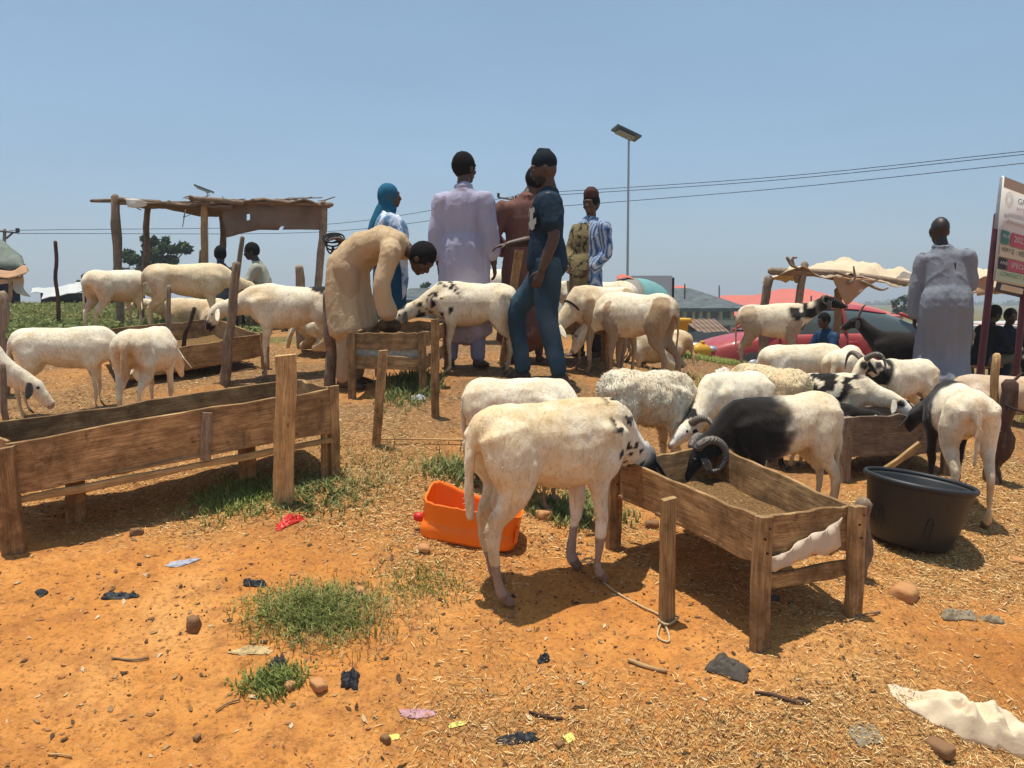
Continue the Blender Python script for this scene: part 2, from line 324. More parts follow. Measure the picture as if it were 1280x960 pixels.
def sheep(label, pos, yaw, H=.8, neck=(-25, 0), head=(-60, 0), nl=.40, coat=(), base=CREAM, horns=None, wool=0, fat=1.0, lie=False,
          voxel=None, tail=True, legs=None, male=False, name='sheep', cat='sheep', earc=None, pitch=0, group='sheep at the market', hornc=None, L=1.0, tuft=None, collar=None, seed=None):
    seed = int(abs(pos[0]*977+pos[1]*131)) % 997 if seed is None else seed
    r_ = np.random.default_rng(seed); Y = pos[1]; legs = legs or {}
    if voxel is None: voxel = max(.0105, Y*.0031)
    ang = R(yaw); Rz = rot2('z', ang); dz = -.42 if lie else 0
    def Wd(p): p = np.asarray(p, float)*H; return p@Rz.T+np.asarray(pos)
    bones = []; mb = MB(); P = R(pitch)
    def tilt(p):   # body pitch about the middle
        p = np.array(p, float); x, z = p[...,0].copy(), p[...,2]-.75; p[...,0] = x*math.cos(P)-z*math.sin(P); p[...,2] = .75+x*math.sin(P)+z*math.cos(P)+dz; return p
    rr = [(x*L, z, w_*fat, h) for x, z, w_, h in RINGS]
    mb.add(*tube(tilt([(a, 0, b) for a, b, _, _ in rr]), [(c*(1 if not lie else 1.1), d*(.94+.06*fat)) for _, _, c, d in rr], 18, side=(0,1,0), sub=3))
    for i in range(len(rr)-1): bones.append(('body', tilt((rr[i][0],0,rr[i][1])), tilt((rr[i+1][0],0,rr[i+1][1])), rr[i][2]))
    def chain(nm, pts, rad, **k):
        pts = [np.array(p, float) for p in pts]; mb.add(*tube(pts, rad, k.pop('seg', 10), sub=3, **k))
        for i in range(len(pts)-1):
            ra = rad[i] if np.isscalar(rad[i]) else rad[i][0]; bones.append((nm if not isinstance(nm, list) else nm[i], pts[i], pts[i+1], ra))
    if not lie:
        for key, sx in (('hl',1),('hr',-1)):
            dx, dy = legs.get(key, (0, 0)); s = sx
            pts = [(-.36*L, .088*s, .84), (-.31*L, .125*s, .66), (-.33*L+dx*.3, .12*s+dy*.3, .52), (-.455*L+dx*.7, .10*s+dy*.6, .37), (-.43*L+dx*.95, .10*s+dy, .12), (-.40*L+dx, .10*s+dy, .055)]
            foot = Wd((-.39*L+dx, .10*s+dy, 0)); g = (gz(foot[0], foot[1])-pos[2])/H
            pts = [tilt(p) if i < 2 else np.array(p)+np.array([0, 0, g*(1-p[2]/.84)]) for i, p in enumerate(pts)]
            chain(['leg','leg','leg','shank','shank'], pts, [(.10,.145),(.088,.135),(.052,.078),(.030,.046),(.023,.028),(.031,.033)], side=(0,1,0))
            mb.add(*ball(pts[3]+[-.004,0,.012], (.040,.034,.052), 8)); f = pts[-1]
            for q in (1, -1): chain('hoof', [f, f+np.array([.038, .017*q, -.042])], [.028, .024], seg=8)
        for key, sx in (('fl',1),('fr',-1)):
            dx, dy = legs.get(key, (0, 0)); s = sx
            pts = [(.33*L, .09*s, .82), (.29*L, .12*s, .64), (.27*L+dx*.3, .115*s+dy*.3, .54), (.30*L+dx*.6, .105*s+dy*.6, .33), (.29*L+dx*.95, .10*s+dy, .11), (.31*L+dx, .10*s+dy, .055)]
            foot = Wd((.31*L+dx, .10*s+dy, 0)); g = (gz(foot[0], foot[1])-pos[2])/H
            pts = [tilt(p) if i < 2 else np.array(p)+np.array([0, 0, g*(1-p[2]/.82)]) for i, p in enumerate(pts)]
            chain(['leg','leg','leg','shank','shank'], pts, [(.085,.135),(.065,.10),(.045,.064),(.033,.037),(.022,.024),(.030,.032)], side=(0,1,0))
            mb.add(*ball(pts[3], (.036,.034,.048), 8)); f = pts[-1]
            for q in (1, -1): chain('hoof', [f, f+np.array([.034, .017*q, -.042])], [.028, .024], seg=8)
    else:
        for s in (1, -1):
            chain('leg', [(-.32*L, .13*s, .34), (-.16*L, .22*s, .20), (-.36*L, .24*s, .07)], [.13,.08,.04]); chain('shank', [(-.36*L, .24*s, .06), (-.12*L, .25*s, .05)], [.035,.028])
            chain('leg', [(.30*L, .11*s, .32), (.24*L, .17*s, .14)], [.10,.055]); chain('shank', [(.24*L, .17*s, .08), (.42*L, .15*s, .05)], [.038,.028])
    if male and not lie:
        chain('leg', [(-.33*L, 0, .58), (-.34*L, 0, .47), (-.345*L, 0, .42)], [.04, .055, .05])
    # neck and head
    nb = tilt((.36*L, 0, .83)); nd = dirv(*neck); ne = nb+nd*nl; mid = nb+nd*nl*.5+np.array([0, 0, -.012])
    chain('neck', [tilt((.24*L,0,.80)), nb, mid, ne], [(.10,.15),(.115,.165),(.085,.115),(.066,.084)], side=(-math.sin(R(neck[1])), math.cos(R(neck[1])), 0))
    hd = dirv(*head); hl = np.array([-math.sin(R(head[1])), math.cos(R(head[1])), 0]); hu = nrm(np.cross(hd, hl)); hu = hu if hu[2] > -.2 or abs(hd[2]) > .9 else -hu
    hu = np.cross(hd, hl); hu = nrm(hu)*(-1 if np.dot(np.cross(hd, hl), nd) > 0 and hd[2] < -.3 and False else 1)
    chain('head', [ne-hd*.03, ne+hd*.05+hu*.008, ne+hd*.14, ne+hd*.22-hu*.006, ne+hd*.262-hu*.012], [(.060,.066),(.064,.078),(.050,.064),(.038,.047),(.030,.034)], side=hl, seg=12)
    chain('head', [ne+hd*.03-hu*.04, ne+hd*.15-hu*.035, ne+hd*.235-hu*.03], [.035,.026,.020], seg=8)
    if tail:
        if lie: chain('tail', [(-.49*L,0,.40),(-.56*L,.05,.2),(-.58*L,.10,.05)], [.045,.035,.025])
        else: chain('tail', [tilt((-.45*L,0,.90)), tilt((-.52*L,.0,.82)), (-.545*L,.0,.62), (-.53*L,.012,.40)], [(.045,.035),(.036,.026),(.034,.024),(.022,.02)])
    V, Fq, N = remesh(mb, voxel/H, 4 if voxel < .02 else 2, .45)
    # surface lumps: muscle, ribs, matted coat
    rib = np.sin(V[:,0]*62+V[:,2]*8)*np.clip(1-np.abs(V[:,0]-.08)/.22, 0, 1)*np.clip(1-np.abs(V[:,2]-.74-dz)/.14, 0, 1); V = V+N*(.0025*rib)[:,None]
    V = V + N*(.009*fbm(V, 5.5, 2, seed)+.004*vn(V, 20, seed+3))[:,None]
    if wool: V = V+N*(.020*np.abs(vn(V, 9, seed+1))+.009*vn(V, 24, seed+2))[:,None]*(1 if wool > .01 else .4)
    V[:,2] = np.maximum(V[:,2], -.4)
    # nearest bone -> part map
    best = np.full(len(V), 9.); lab = np.zeros(len(V), int); tt = np.zeros(len(V)); names = []
    cnt = {}
    tot = {n_: sum(1 for b in bones if b[0] == n_) for n_ in set(b[0] for b in bones)}
    for i, (nm, a, b, ra) in enumerate(bones):
        ab = b-a; t = np.clip((V-a)@ab/(ab@ab+1e-9), 0, 1); d = np.linalg.norm(V-(a+t[:,None]*ab), axis=1)/max(ra, .03)
        kk = cnt.get(nm, 0); cnt[nm] = kk+1; k = d < best; best[k] = d[k]; lab[k] = i; tt[k] = t[k]
    bn = np.array([b[0] for b in bones])[lab]
    nt_ = np.zeros(len(V)); kneck = bn == 'neck'; nt_[kneck] = ((V[kneck]-nb)@nd)/nl
    e = fbm(V, 9, 3, seed+5); C = np.tile(np.array(base), (len(V), 1))
    def put(c, w_): nonlocal C; w_ = np.clip(w_, 0, 1)[:,None]; C = C*(1-w_)+np.array(c)*w_
    # yellowed, dusty upper coat, soiled legs
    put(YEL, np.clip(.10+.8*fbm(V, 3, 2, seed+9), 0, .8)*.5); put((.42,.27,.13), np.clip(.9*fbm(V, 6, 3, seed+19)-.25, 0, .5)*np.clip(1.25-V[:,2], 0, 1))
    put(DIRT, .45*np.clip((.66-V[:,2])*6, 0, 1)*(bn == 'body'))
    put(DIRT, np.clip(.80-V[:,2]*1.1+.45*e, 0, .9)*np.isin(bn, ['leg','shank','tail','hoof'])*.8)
    for cr in coat:
        k = cr[0]
        if k == 'part': put(cr[2], np.isin(bn, cr[1].split('+')).astype(float))
        elif k == 'neck': put(cr[2], 1/(1+np.exp(-((V-nb)@nd/nl-cr[1]+.07*e)*30))*np.where(V[:,0] > .1, 1, 0))   # beyond t
        elif k == 'front': put(cr[2], 1/(1+np.exp(-(V[:,0]+.25*(V[:,2]-.75)*(cr[3] if len(cr) > 3 else 0)-cr[1]+.05*e)*60)))
        elif k == 'blob': d = np.linalg.norm((V-np.array(cr[1]))/np.array(cr[2]), axis=1)+.35*e; put(cr[3], np.clip((1-d)*12, 0, 1))
        elif k == 'spots': d = np.linalg.norm((V-np.array(cr[1]))/np.array(cr[2]), axis=1); s_ = vn(V, cr[3], seed+21)+.4*vn(V, cr[3]*2, seed+22); put(cr[5], np.clip((s_-cr[4])*26, 0, 1)*np.clip((1-d)*6, 0, 1))
        elif k == 'face': d = (V-ne)@hd; put(cr[2], np.clip((d-cr[1]+.02*e)*60, 0, 1)*(bn == 'head'))
        elif k == 'eyes':
            for s in (1, -1):
                d = np.linalg.norm(V-(ne+hd*.075+hu*.03+hl*.055*s), axis=1); put(cr[1], np.clip((.055-d+.012*e)*60, 0, 1))
        elif k == 'ms': # mask in body coordinates with soft edge (stains)
            d = np.linalg.norm((V-np.array(cr[1]))/np.array(cr[2]), axis=1); put(cr[3], np.clip(1.2-d+.5*e, 0, 1)*cr[4])
    put((.09,.07,.055), (bn == 'hoof')*.9); put((.25,.16,.13), ((V-ne)@hd > .245)*.8)
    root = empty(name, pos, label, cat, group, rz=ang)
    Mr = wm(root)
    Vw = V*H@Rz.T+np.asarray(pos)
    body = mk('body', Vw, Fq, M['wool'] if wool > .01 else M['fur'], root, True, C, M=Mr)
    # coat hairs: short clumps standing off the skin
    nt2 = tuft if tuft is not None else int(min(16000, (9000 if wool > .01 else 1400)*max(.15, (4.2/Y)**1.3)))
    if nt2 > 50 and isinstance(Fq, np.ndarray):
        idx = r_.integers(0, len(Fq), nt2*2); pb = V[Fq[idx]].mean(1); nb_ = N[Fq[idx, 0]]; bb = bn[Fq[idx, 0]]
        ok = ~np.isin(bb, ['hoof', 'shank']) & (np.random.default_rng(1).random(len(idx)) < np.where(bb == 'head', .3, 1)); idx, pb, nb_ = idx[ok][:nt2], pb[ok][:nt2], nb_[ok][:nt2]
        ln = (wool if wool > .01 else .010)/H*(.5+r_.random(len(pb)))[:,None]*.9
        comb = np.array([-.55, 0, -.65])+r_.normal(0, .55 if wool > .01 else .3, (len(pb), 3)); dr = nb_*(.55 if wool > .01 else .14)+comb; dr /= np.linalg.norm(dr, axis=1)[:,None]
        sd = np.cross(dr, r_.normal(0, 1, (len(pb), 3))); sd /= np.linalg.norm(sd, axis=1)[:,None]; wd = (.0034 if wool > .01 else .0028)/H*max(1, Y/4.5)
        T_ = np.stack([pb-nb_*.004+sd*wd, pb-nb_*.004-sd*wd, pb+dr*ln+nb_*.002], 1).reshape(-1, 3)
        ct = np.repeat(C[Fq[idx, 0]]*(.80+.14*r_.random((len(pb), 1))), 3, 0)
        ch_ = mk('coat_hair', T_*H@Rz.T+np.asarray(pos), np.arange(len(T_)).reshape(-1, 3), M['hairs'], root, False, np.clip(ct, 0, 1), M=Mr); tag(ch_, kind='stuff')
    # ears
    ec = earc if earc is not None else base
    for s in (1, -1):
        a = ne+hl*.052*s+hu*.018+hd*.0; out = nrm(hl*s*.75-np.array([0, 0, .75])-hu*.1)
        ev, ef = tube([a, a+out*.05+hd*.01, a+out*.11+hd*.015, a+out*.165+hd*.01], [(.016,.009),(.029,.007),(.028,.006),(.007,.003)], 10, side=nrm(hd+hu*.3), sub=2)
        mk('ear', Wd(ev), ef, M['fur'], root, True, np.tile(np.array(ec), (len(ev), 1))*np.ones(3), M=Mr)
    for s in (1, -1):
        mk('eye', Wd(ball(ne+hd*.075+hu*.034+hl*.050*s, .014, 8)[0]), ball((0,0,0), 1, 8)[1], M['eye'], root, True, M=Mr)
    if horns:
        for s in (1, -1):
            kind, sz = horns[0], horns[1]; b0 = ne+hl*.030*s+hu*.055-hd*.005; pts = []
            n_ = 22
            for i in range(n_):
                t = i/(n_-1)
                if kind == 'curl': # sweeps back, out, down and forward round the ear
                    a = t*R(horns[2] if len(horns) > 2 else 300); rad_ = .115*sz*(1-.25*t)
                    p = b0+(-hd*math.sin(a)+hu*(math.cos(a)-1)*1.0)*rad_+hl*s*(.13*sz*t+.03*math.sin(a))+hu*.03*math.sin(min(a,1.5))
                elif kind == 'wide':
                    a = t*R(150); p = b0+hl*s*(.20*sz*math.sin(a*.6))+(-hd*.07*sz)*math.sin(a)+hu*(.05*math.sin(a*1.2))*sz-np.array([0,0,.14])*sz*t*t
                else: p = b0+(-hd*.10+hu*.05)*sz*t+hl*s*.16*sz*t**1.3+np.array([0,0,.07])*sz*math.sin(t*2.2)
                pts.append(p)
            rad_ = [max(.004, (.030 if kind != 'goat' else .017)*min(1.15, sz)*(1-(i/(n_-1))**1.4*.85)) for i in range(n_)]
            hv, hf = tube(pts, rad_, 9); mk('horn', Wd(hv), hf, hornc or M['horn'], root, True, M=Mr)
    if collar:
        cp = nb+nd*nl*collar[0]; t = nd; s1 = nrm(np.cross(t, [0,0,1])); s2 = np.cross(t, s1); a_ = np.linspace(0, 2*math.pi, 19)
        cv, cf = tube([cp+s1*math.cos(q)*.095+s2*math.sin(q)*.118 for q in a_], [.012]*19, 6); mk('collar', Wd(cv), cf, M['rope_dark'], root, True, M=Mr)
    return root, Wd
M['rope_dark'] = simple('dark_rope', (.03,.028,.03), .9, .1, .3, 40, .5)
# ------------------------------------------------------------------ boards, posts, troughs
def board(name, p0, p1, up, wid, th, mat, parent=None, seg=6, wob=.004, seed=0, cut=0, **k):
    """plank from p0 to p1, its width along up; ends slightly out of square"""
    p0, p1 = np.array(p0, float), np.array(p1, float); x = nrm(p1-p0); up = np.array(up, float); up = nrm(up-x*np.dot(up, x)); y = np.cross(up, x); Lg = np.linalg.norm(p1-p0)
    r_ = np.random.default_rng(seed+int(abs(p0[0]*1000)) % 9973); b = min(th*.25, .004); h, w_ = wid/2, th/2
    sec = [(-w_+b,-h),(w_-b,-h),(w_,-h+b),(w_,h-b),(w_-b,h),(-w_+b,h),(-w_,h-b),(-w_,-h+b)]; V = []; n = seg+1
    bow = r_.normal(0, wob, 4)
    for i in range(n):
        t = i/seg; o = math.sin(t*math.pi)*bow[0]*2+math.sin(2*t*math.pi)*bow[1]; e1, e2 = r_.normal(0, wob, 2)
        for a, c in sec:
            end = (cut*c/h if i in (0, n-1) else 0)*(1 if i else -1)
            V.append([t*Lg+end+r_.normal(0, .0006), a+o, c+(e1 if c > 0 else e2)])
    Fc = []
    for i in range(seg):
        for j in range(8): k2 = (j+1)%8; Fc.append((i*8+j, (i+1)*8+j, (i+1)*8+k2, i*8+k2))
    Fc.append(tuple(range(8))); Fc.append(tuple(seg*8+j for j in range(7, -1, -1)))
    Mx = Matrix(((x[0],y[0],up[0],p0[0]),(x[1],y[1],up[1],p0[1]),(x[2],y[2],up[2],p0[2]),(0,0,0,1)))
    A = np.array(Mx); W_ = np.array(V)@A[:3,:3].T+A[:3,3]
    return mk(name, W_, Fc, mat, parent, False, M=Mx, **k)
def pole(name, pts, rads, mat, parent=None, seg=9, jit=.06, sub=3, seed=1, M0=True):
    pts = np.array(pts, float); x = nrm(pts[-1]-pts[0]); s = nrm(np.cross(x, [.2, .9, .1])); u = np.cross(x, s); p = pts[0]
    Mx = Matrix(((x[0],s[0],u[0],p[0]),(x[1],s[1],u[1],p[1]),(x[2],s[2],u[2],p[2]),(0,0,0,1)))
    pp = pts.copy(); V, Fc = tube(pp, rads, seg, sub=sub, jit=jit, seed=seed)
    return mk(name, V, Fc, mat, parent, True, M=Mx)
def stake(label, pb, pt, wpx, mat='wood', th=None, round_=False, Y=None, group='stakes driven in between the troughs', name='wooden_stake', knots=0, cat='stake'):
    g = gp(*pb) if Y is None else gY(pb[0], Y); g = np.array(g); d = g[1]; top = at(pt[0], pt[1], d*.995); wd = wpx/F*d
    sd = int(pb[0]*7+pb[1])
    if round_:
        n = 6; r_ = np.random.default_rng(sd); pts = [g+(top-g)*t+np.r_[r_.normal(0, wd*.18, 2)*(0 < t < 1), 0] for t in np.linspace(-.06, 1, n)]
        rad = [wd/2*(1.12-.2*t+(knots*r_.random() if knots else 0)) for t in np.linspace(0, 1, n)]
        o = pole(name, pts, rad, M[mat], None, 10, .07, 3, sd)
    else:
        o = board(name, g-(top-g)*.08, top, (1, .25, 0), wd, th or wd*.55, M[mat], None, 8, wd*.03, sd, cut=wd*.08)
    return tag(o, label, cat, group)
def trough(label, C4, hb, hbs=None, th=.018, wid_leg=.055, legs=(0, 1, 2, 3), mat='wood', floor=True, name='feeding_trough', group='wooden feeding troughs', extra=None):
    """C4: four top corners (world). boards on each side, floor, corner legs"""
    C4 = [np.array(c) for c in C4]; cen = sum(C4)/4; base = np.array([cen[0], cen[1], gz(cen[0], cen[1])])
    hbs = hbs or [hb]*4
    t = empty(name, base, label, 'trough', group)
    up = np.array([0, 0, 1.]); nm = ['side_board', 'end_board', 'side_board', 'end_board']
    for i in range(4):
        a, b = C4[i], C4[(i+1)%4]; x = nrm(b-a)
        if i % 2: a = a+x*.012; b = b-x*.012
        if hbs[i]: board(nm[i], a-up*hbs[i]/2, b-up*hbs[i]/2, up, hbs[i], th, M[mat], t, 10, .005, i*7+3, cut=.004)
    if floor:
        lo = [c-up*(hb-.008) for c in C4]; n = 3
        for k in range(n):
            f0, f1 = (k+.5)/n, (k+.5)/n; a = lo[0]*(1-f0)+lo[3]*f0; b = lo[1]*(1-f0)+lo[2]*f0; wv = lo[3]-lo[0]
            board('floor_board', a, b, wv, np.linalg.norm(wv)/n-.004, .014, M[mat], t, 6, .002, k)
        fd = MB(); rr = np.random.default_rng(5)    # feed left in the bottom
        nx_, ny_ = 26, 8; P_ = []
        for j in range(ny_):
            for i in range(nx_):
                u, v = .03+.94*i/(nx_-1), .05+.9*j/(ny_-1); p = (lo[0]*(1-u)+lo[1]*u)*(1-v)+(lo[3]*(1-u)+lo[2]*u)*v+up*.024; P_.append(p)
        P_ = np.array(P_); P_[:,2] += .02*fbm(P_, 9, 3, 4)+.008
        mk('feed', P_, [(j*nx_+i, j*nx_+i+1, (j+1)*nx_+i+1, (j+1)*nx_+i) for j in range(ny_-1) for i in range(nx_-1)], M['feed'], t, False)
    for i in legs:
        c = C4[i]; out = nrm((c-cen)*[1, 1, 0]); q = c+out*(wid_leg*.45); g = gz(q[0], q[1])
        board('leg', (q[0], q[1], g-.04), (q[0], q[1], c[2]+.012*(i % 2)), nrm(C4[1]-C4[0]), wid_leg, wid_leg*.6, M[mat], t, 6, .002, i, cut=.003)
        lx = nrm(C4[1]-C4[0]); fy = nrm(np.cross(lx, up)); fy = fy if fy[1] < 0 else -fy
        if wid_leg >= .065 and C4[0][1] < 5.5:
            for q_, (a_, b_) in enumerate(((-.014,.035),(.012,.075),(-.004,.135))):
                n0 = np.array([q[0], q[1], c[2]-b_])+lx*a_; mk('nail', *tube([n0+fy*wid_leg*.25, n0+fy*(wid_leg*.3+.0035)], [.0045,.005], 7), M['nail'], t)
    if extra: extra(t, C4, up)
    return t
m = NT('feed', 1, .05); v = m.coord(); m.base(m.ramp(m.noise(v, 90, 5, .7), [(.3, (.06,.03,.014)), (.55, (.20,.115,.05)), (.7, (.42,.28,.13))])); m.bump(m.noise(v, 120, 4), 1, .01); M['feed'] = m.m
M['nail'] = simple('rusty_nail', (.06,.035,.025), .6, .4, .3, 30, .1, metal=.6); M['sack'] = simple('woven_sack', (.62,.5,.38), .85, .1, .25, 6, .5, .004)
m = NT('tin', .6, .4); v = m.coord(); m.base(m.ramp(m.noise(v, 40, 5, .7), [(.35, (.22,.23,.22)), (.65, (.42,.43,.40))])); m.b.inputs['Metallic'].default_value = .3; M['tin'] = m.m

def x4(t, C, up):
    a, b = C[0], C[1]; x = nrm(b-a); nrm_ = np.cross(x, up)*1.0
    # rail under the near end board and a torn strip of sacking nailed across it
    A, B = C[1], C[0]
    board('cross_rail', A-up*.275, B-up*.275, up, .07, .02, M['wood'], t, 6, .004, 9)
    e = nrm(A-B); o = np.cross(up, e); o = o if o[1] < 0 else -o; n = 22; V = []
    for i in range(n):
        u = i/(n-1); top = .175-.12*u**1.7+.012*math.sin(u*9); hh = .055+.075*u**1.3+.006*math.sin(u*17)
        for j in range(4):
            V.append(B+e*(.01+u*.43)-up*(top+hh*j/3*1.0-.02)+o*(.022+.008*math.sin(i*1.3+j*2)))
    Fq = [(i*4+j, (i+1)*4+j, (i+1)*4+j+1, i*4+j+1) for i in range(n-1) for j in range(3)]
    ob = mk('sacking_strip', V, Fq, M['sack'], t, True); s = ob.modifiers.new('s', 'SOLIDIFY'); s.thickness = .004
A=at(952,646,3.13); B=at(1062,631,3.38); Cc=at(893,558,4.42); D=at(776,573,4.0)
trough('near plywood trough with a sacking strip nailed to its near end', [B, A, D, Cc][::1], .20, legs=(0, 1, 2, 3), wid_leg=.075, extra=lambda t, C, up: x4(t, [C[1], C[0]], up))
def x1(t, C, up):
    board('cleat', C[0]*.42+C[1]*.58-up*.02+np.array([.0,-.02,0]), C[0]*.43+C[1]*.57-up*.27+np.array([-.01,-.02,0]), (1,.5,0), .05, .02, M['wood_grey'], t, 4, .002, 4)
    board('bottom_rail', C[0]-up*.285, C[1]-up*.30, up, .035, .03, M['wood_pale'], t, 10, .004, 2)
    for f in (.16, .72):
        q = C[0]*(1-f)+C[1]*f+np.array([-.1, .2, 0]); board('leg', (q[0], q[1], gz(q[0], q[1])-.03), (q[0], q[1], q[2]-.24), (1,.5,0), .09, .05, M['wood'], t, 4, .002, 4)
    q = C[1]+np.array([-.02, .06, 0]); board('leg', (q[0], q[1], gz(q[0], q[1])-.03), (q[0], q[1], q[2]-.2), (.3,1,0), .16, .04, M['wood'], t, 4, .002, 8)
trough('longest trough at left, sun-bleached boards on a big square post at its right end', [at(12,553,3.72), at(412,485,4.5), at(372,473,4.92), at(-30,533,4.12)], .25, legs=(1,), wid_leg=.05, extra=x1)
trough('trough in the left background behind the two white grazing sheep', [at(150,447,6.7), at(326,417,7.15), at(268,398,7.9), at(128,412,7.4)], .20, legs=(1, 2), wid_leg=.07)
def x3(t, C, up):
    board('side_board', C[0]-up*.225, C[1]-up*.225, up, .10, .018, M['wood'], t, 6, .003, 5)
    board('tin_sheet', C[0]-up*.14+np.array([0,.012,0]), C[1]-up*.14+np.array([0,.012,0]), up, .12, .004, M['tin'], t, 6, .002, 5)
    board('end_board', C[1]-up*.24, C[2]-up*.24, up, .10, .018, M['wood'], t, 6, .003, 6)
trough('short box trough patched with a tin sheet that the bending man reaches into', [at(442,415,6.0), at(526,417,6.0), at(556,402,6.8), at(474,401,6.8)], .12, wid_leg=.06, extra=x3)
def x5(t, C, up):
    board('brace_stick', (C[0]+np.array([.03, -.06, -.5])), C[0]+np.array([.44,-.07,-.17]), up, .04, .03, M['wood_pale'], t, 6, .003, 5)
trough('trough at right full of black and white sheep with a loose stick leaning on it', [at(1062,521,5.2), at(1180,516,5.4), at(1138,504,5.9), at(1022,513,5.75)], .27, legs=(0, 1, 3), wid_leg=.07, mat='wood_grey', extra=x5)
trough('low trough behind the man in jeans', [at(655,400,7.35), at(758,398,7.35), at(752,391,7.8), at(650,393,7.8)], .14, wid_leg=.07)

stake('broad square plank post standing at the near right end of the longest trough', (354,630), (358,444), 25, 'wood_pale', .05, group='thick posts')
stake('leaning plank post at the left edge of the photo, holding up the longest trough', (18,690), (4,560), 26, 'wood', .05, group='thick posts')
stake('thin plank stake leaning alone in front of the tin patched box trough', (470,557), (479,438), 11, 'wood')
stake('upright plank stake just right of the box trough', (544,522), (544,399), 10, 'wood')
stake('thick dark stake in front of the rump of the sheep with a black back patch', (413,482), (409,366), 13, 'wood_grey', round_=True)
stake('tall leaning pole before the face of the sheep with a black back patch', (280,480), (296,330), 11, 'wood_grey', round_=True)
stake('forked grey stake at the neck of the sheep under the left shelter', (249,412), (253,314), 7, 'wood_grey', round_=True)
stake('short bare stake behind the second left trough', (214,430), (211,358), 6, 'wood_grey', round_=True, Y=7.3)
stake('lone thin reddish pole standing in the green field', (73,410), (69,302), 4.5, 'wood_dark', round_=True)
stake('stout grey stake top at the far left edge near the field', (4,470), (3,367), 12, 'wood_grey', round_=True, Y=6.6)
stake('grey stake at the left edge beside the eating sheep', (5,535), (3,456), 8, 'wood_grey', round_=True, Y=4.75)
stake('narrow square stake with a rope tied round its foot, left of the near trough end', (833,783), (836,623), 19, 'wood_pale')
stake('short knotty broken stump of a pole beside the black tub', (1072,724), (1080,629), 17, 'wood_grey', round_=True, knots=.35)
stake('pale round pole by the hind legs of the rear-facing sheep at right', (1240,600), (1246,444), 10, 'wood_pale', round_=True)
stake('dark twisted bark post right of the rear-facing sheep', (1250,590), (1262,480), 17, 'wood_dark', round_=True, knots=.4, Y=5.3)
stake('stubby forked stump against the sky left of the bending man', (378,405), (374,334), 11, 'wood_grey', round_=True, Y=8.2)
stake('diagonal branch stuck into the second left trough', (222,430), (243,385), 5, 'wood_dark', round_=True, Y=7.2)
stake('slanting prop pole under the left shelter', (288,375), (303,297), 6, 'wood_grey', round_=True, Y=11.6)
def S(label, px, Y, yaw, H, **k):
    g = gY(px, Y); return sheep(label, g, yaw-math.degrees(math.atan((px-640)/F)), H, **k)   # yaw is told from the line of sight
allb = ('part', 'body+neck+head+leg+shank+tail+hoof', BLACK)
SO, WO = S('big cream ram in front, head in the near trough, foreleg tied by a rope', 690, 3.64, 26, .89, L=.84, neck=(-30,26), head=(-82,26), nl=.50, male=True,
  coat=[('ms',(-.3,0,.85),(.4,.3,.3),(.78,.60,.34),.8),('ms',(.1,0,.96),(.35,.25,.2),(.66,.45,.20),.8),('neck',.25,WHITE),('spots',(.46,0,.72),(.26,.35,.40),24,.30,BLACK),('neck',.86,BLACK),('part','head',BLACK)], earc=BLACK, tuft=2500,
  legs={'hl':(.06,.0),'hr':(.02,.0),'fl':(-.08,0),'fr':(-.02,0)}, seed=4)
S('ram with a black front half and white rump eating in the near trough', 978, 4.45, 212, .76, L=.90, fat=1.15, neck=(-36,0), head=(-52,10), nl=.40, male=True, coat=[('front',.03,BLACK,-.25),('part','neck+head',BLACK),('ms',(-.2,0,.95),(.3,.3,.1),YEL,.3)], earc=BLACK, horns=('curl',1.15), pitch=-4)
S('shaggy cream sheep standing between the big ram and the long horned white one', 808, 4.95, 28, .74, L=.78, wool=.015, neck=(-40,-10), head=(-60,-10), base=(.74,.68,.54), pitch=-6, fat=1.15)
S('plain white sheep behind the back of the big ram, collar round its neck', 648, 4.5, -24, .70, L=.92, neck=(-30,-20), head=(-60,-20), coat=[('part','shank',DIRT)], collar=(.6,))
S('white sheep with a long dark horn and black poll facing the near trough', 918, 5.2, 236, .74, L=.85, neck=(-40,6), head=(-30,-15), nl=.46, horns=('wide',1.2), coat=[('face',-.3,WHITE),('blob',(.62,0,.64),(.08,.08,.08),BLACK)], earc=BLACK)
S('curly fleeced sheep wedged behind the black fronted ram', 960, 5.8, 150, .73, wool=.013, base=(.74,.60,.38), L=.8)
S('black and white speckled sheep with a black eye patch over the right trough', 1020, 5.72, -10, .68, L=1.12, neck=(-16,0), head=(-38,0), nl=.36, coat=[('spots',(0,0,.85),(.56,.3,.35),12,-.10,BLACK),('face',-.3,WHITE),('eyes',BLACK)], earc=(.5,.45,.38))
S('small black kid with white edged ears under the speckled sheep', 1020, 5.5, -5, .50, coat=[allb], base=BLACK, neck=(0,0), head=(-40,0), earc=(.5,.45,.4), name='goat', cat='goat', tail=False)
S('cream sheep showing only its rounded back in front of the parked red car', 1000, 7.0, 20, .70, neck=(-40,0))
S('pale sheep seen from behind between the speckled one and the red car', 1056, 7.0, 75, .68, neck=(-30,0))
S('white horned ram with a black face looking at the camera', 1128, 6.15, 236, .68, neck=(22,0), head=(-38,0), nl=.34, coat=[('eyes',BLACK),('spots',(.5,0,.9),(.25,.2,.3),8,.15,BLACK)], horns=('wide',1.1), earc=BLACK)
S('all black goat with spreading horns standing beside the grey robed man', 1134, 7.5, 184, .68, neck=(44,0), head=(-22,0), coat=[allb], base=BLACK, horns=('goat',1.3), earc=BLACK, name='goat', cat='goat')
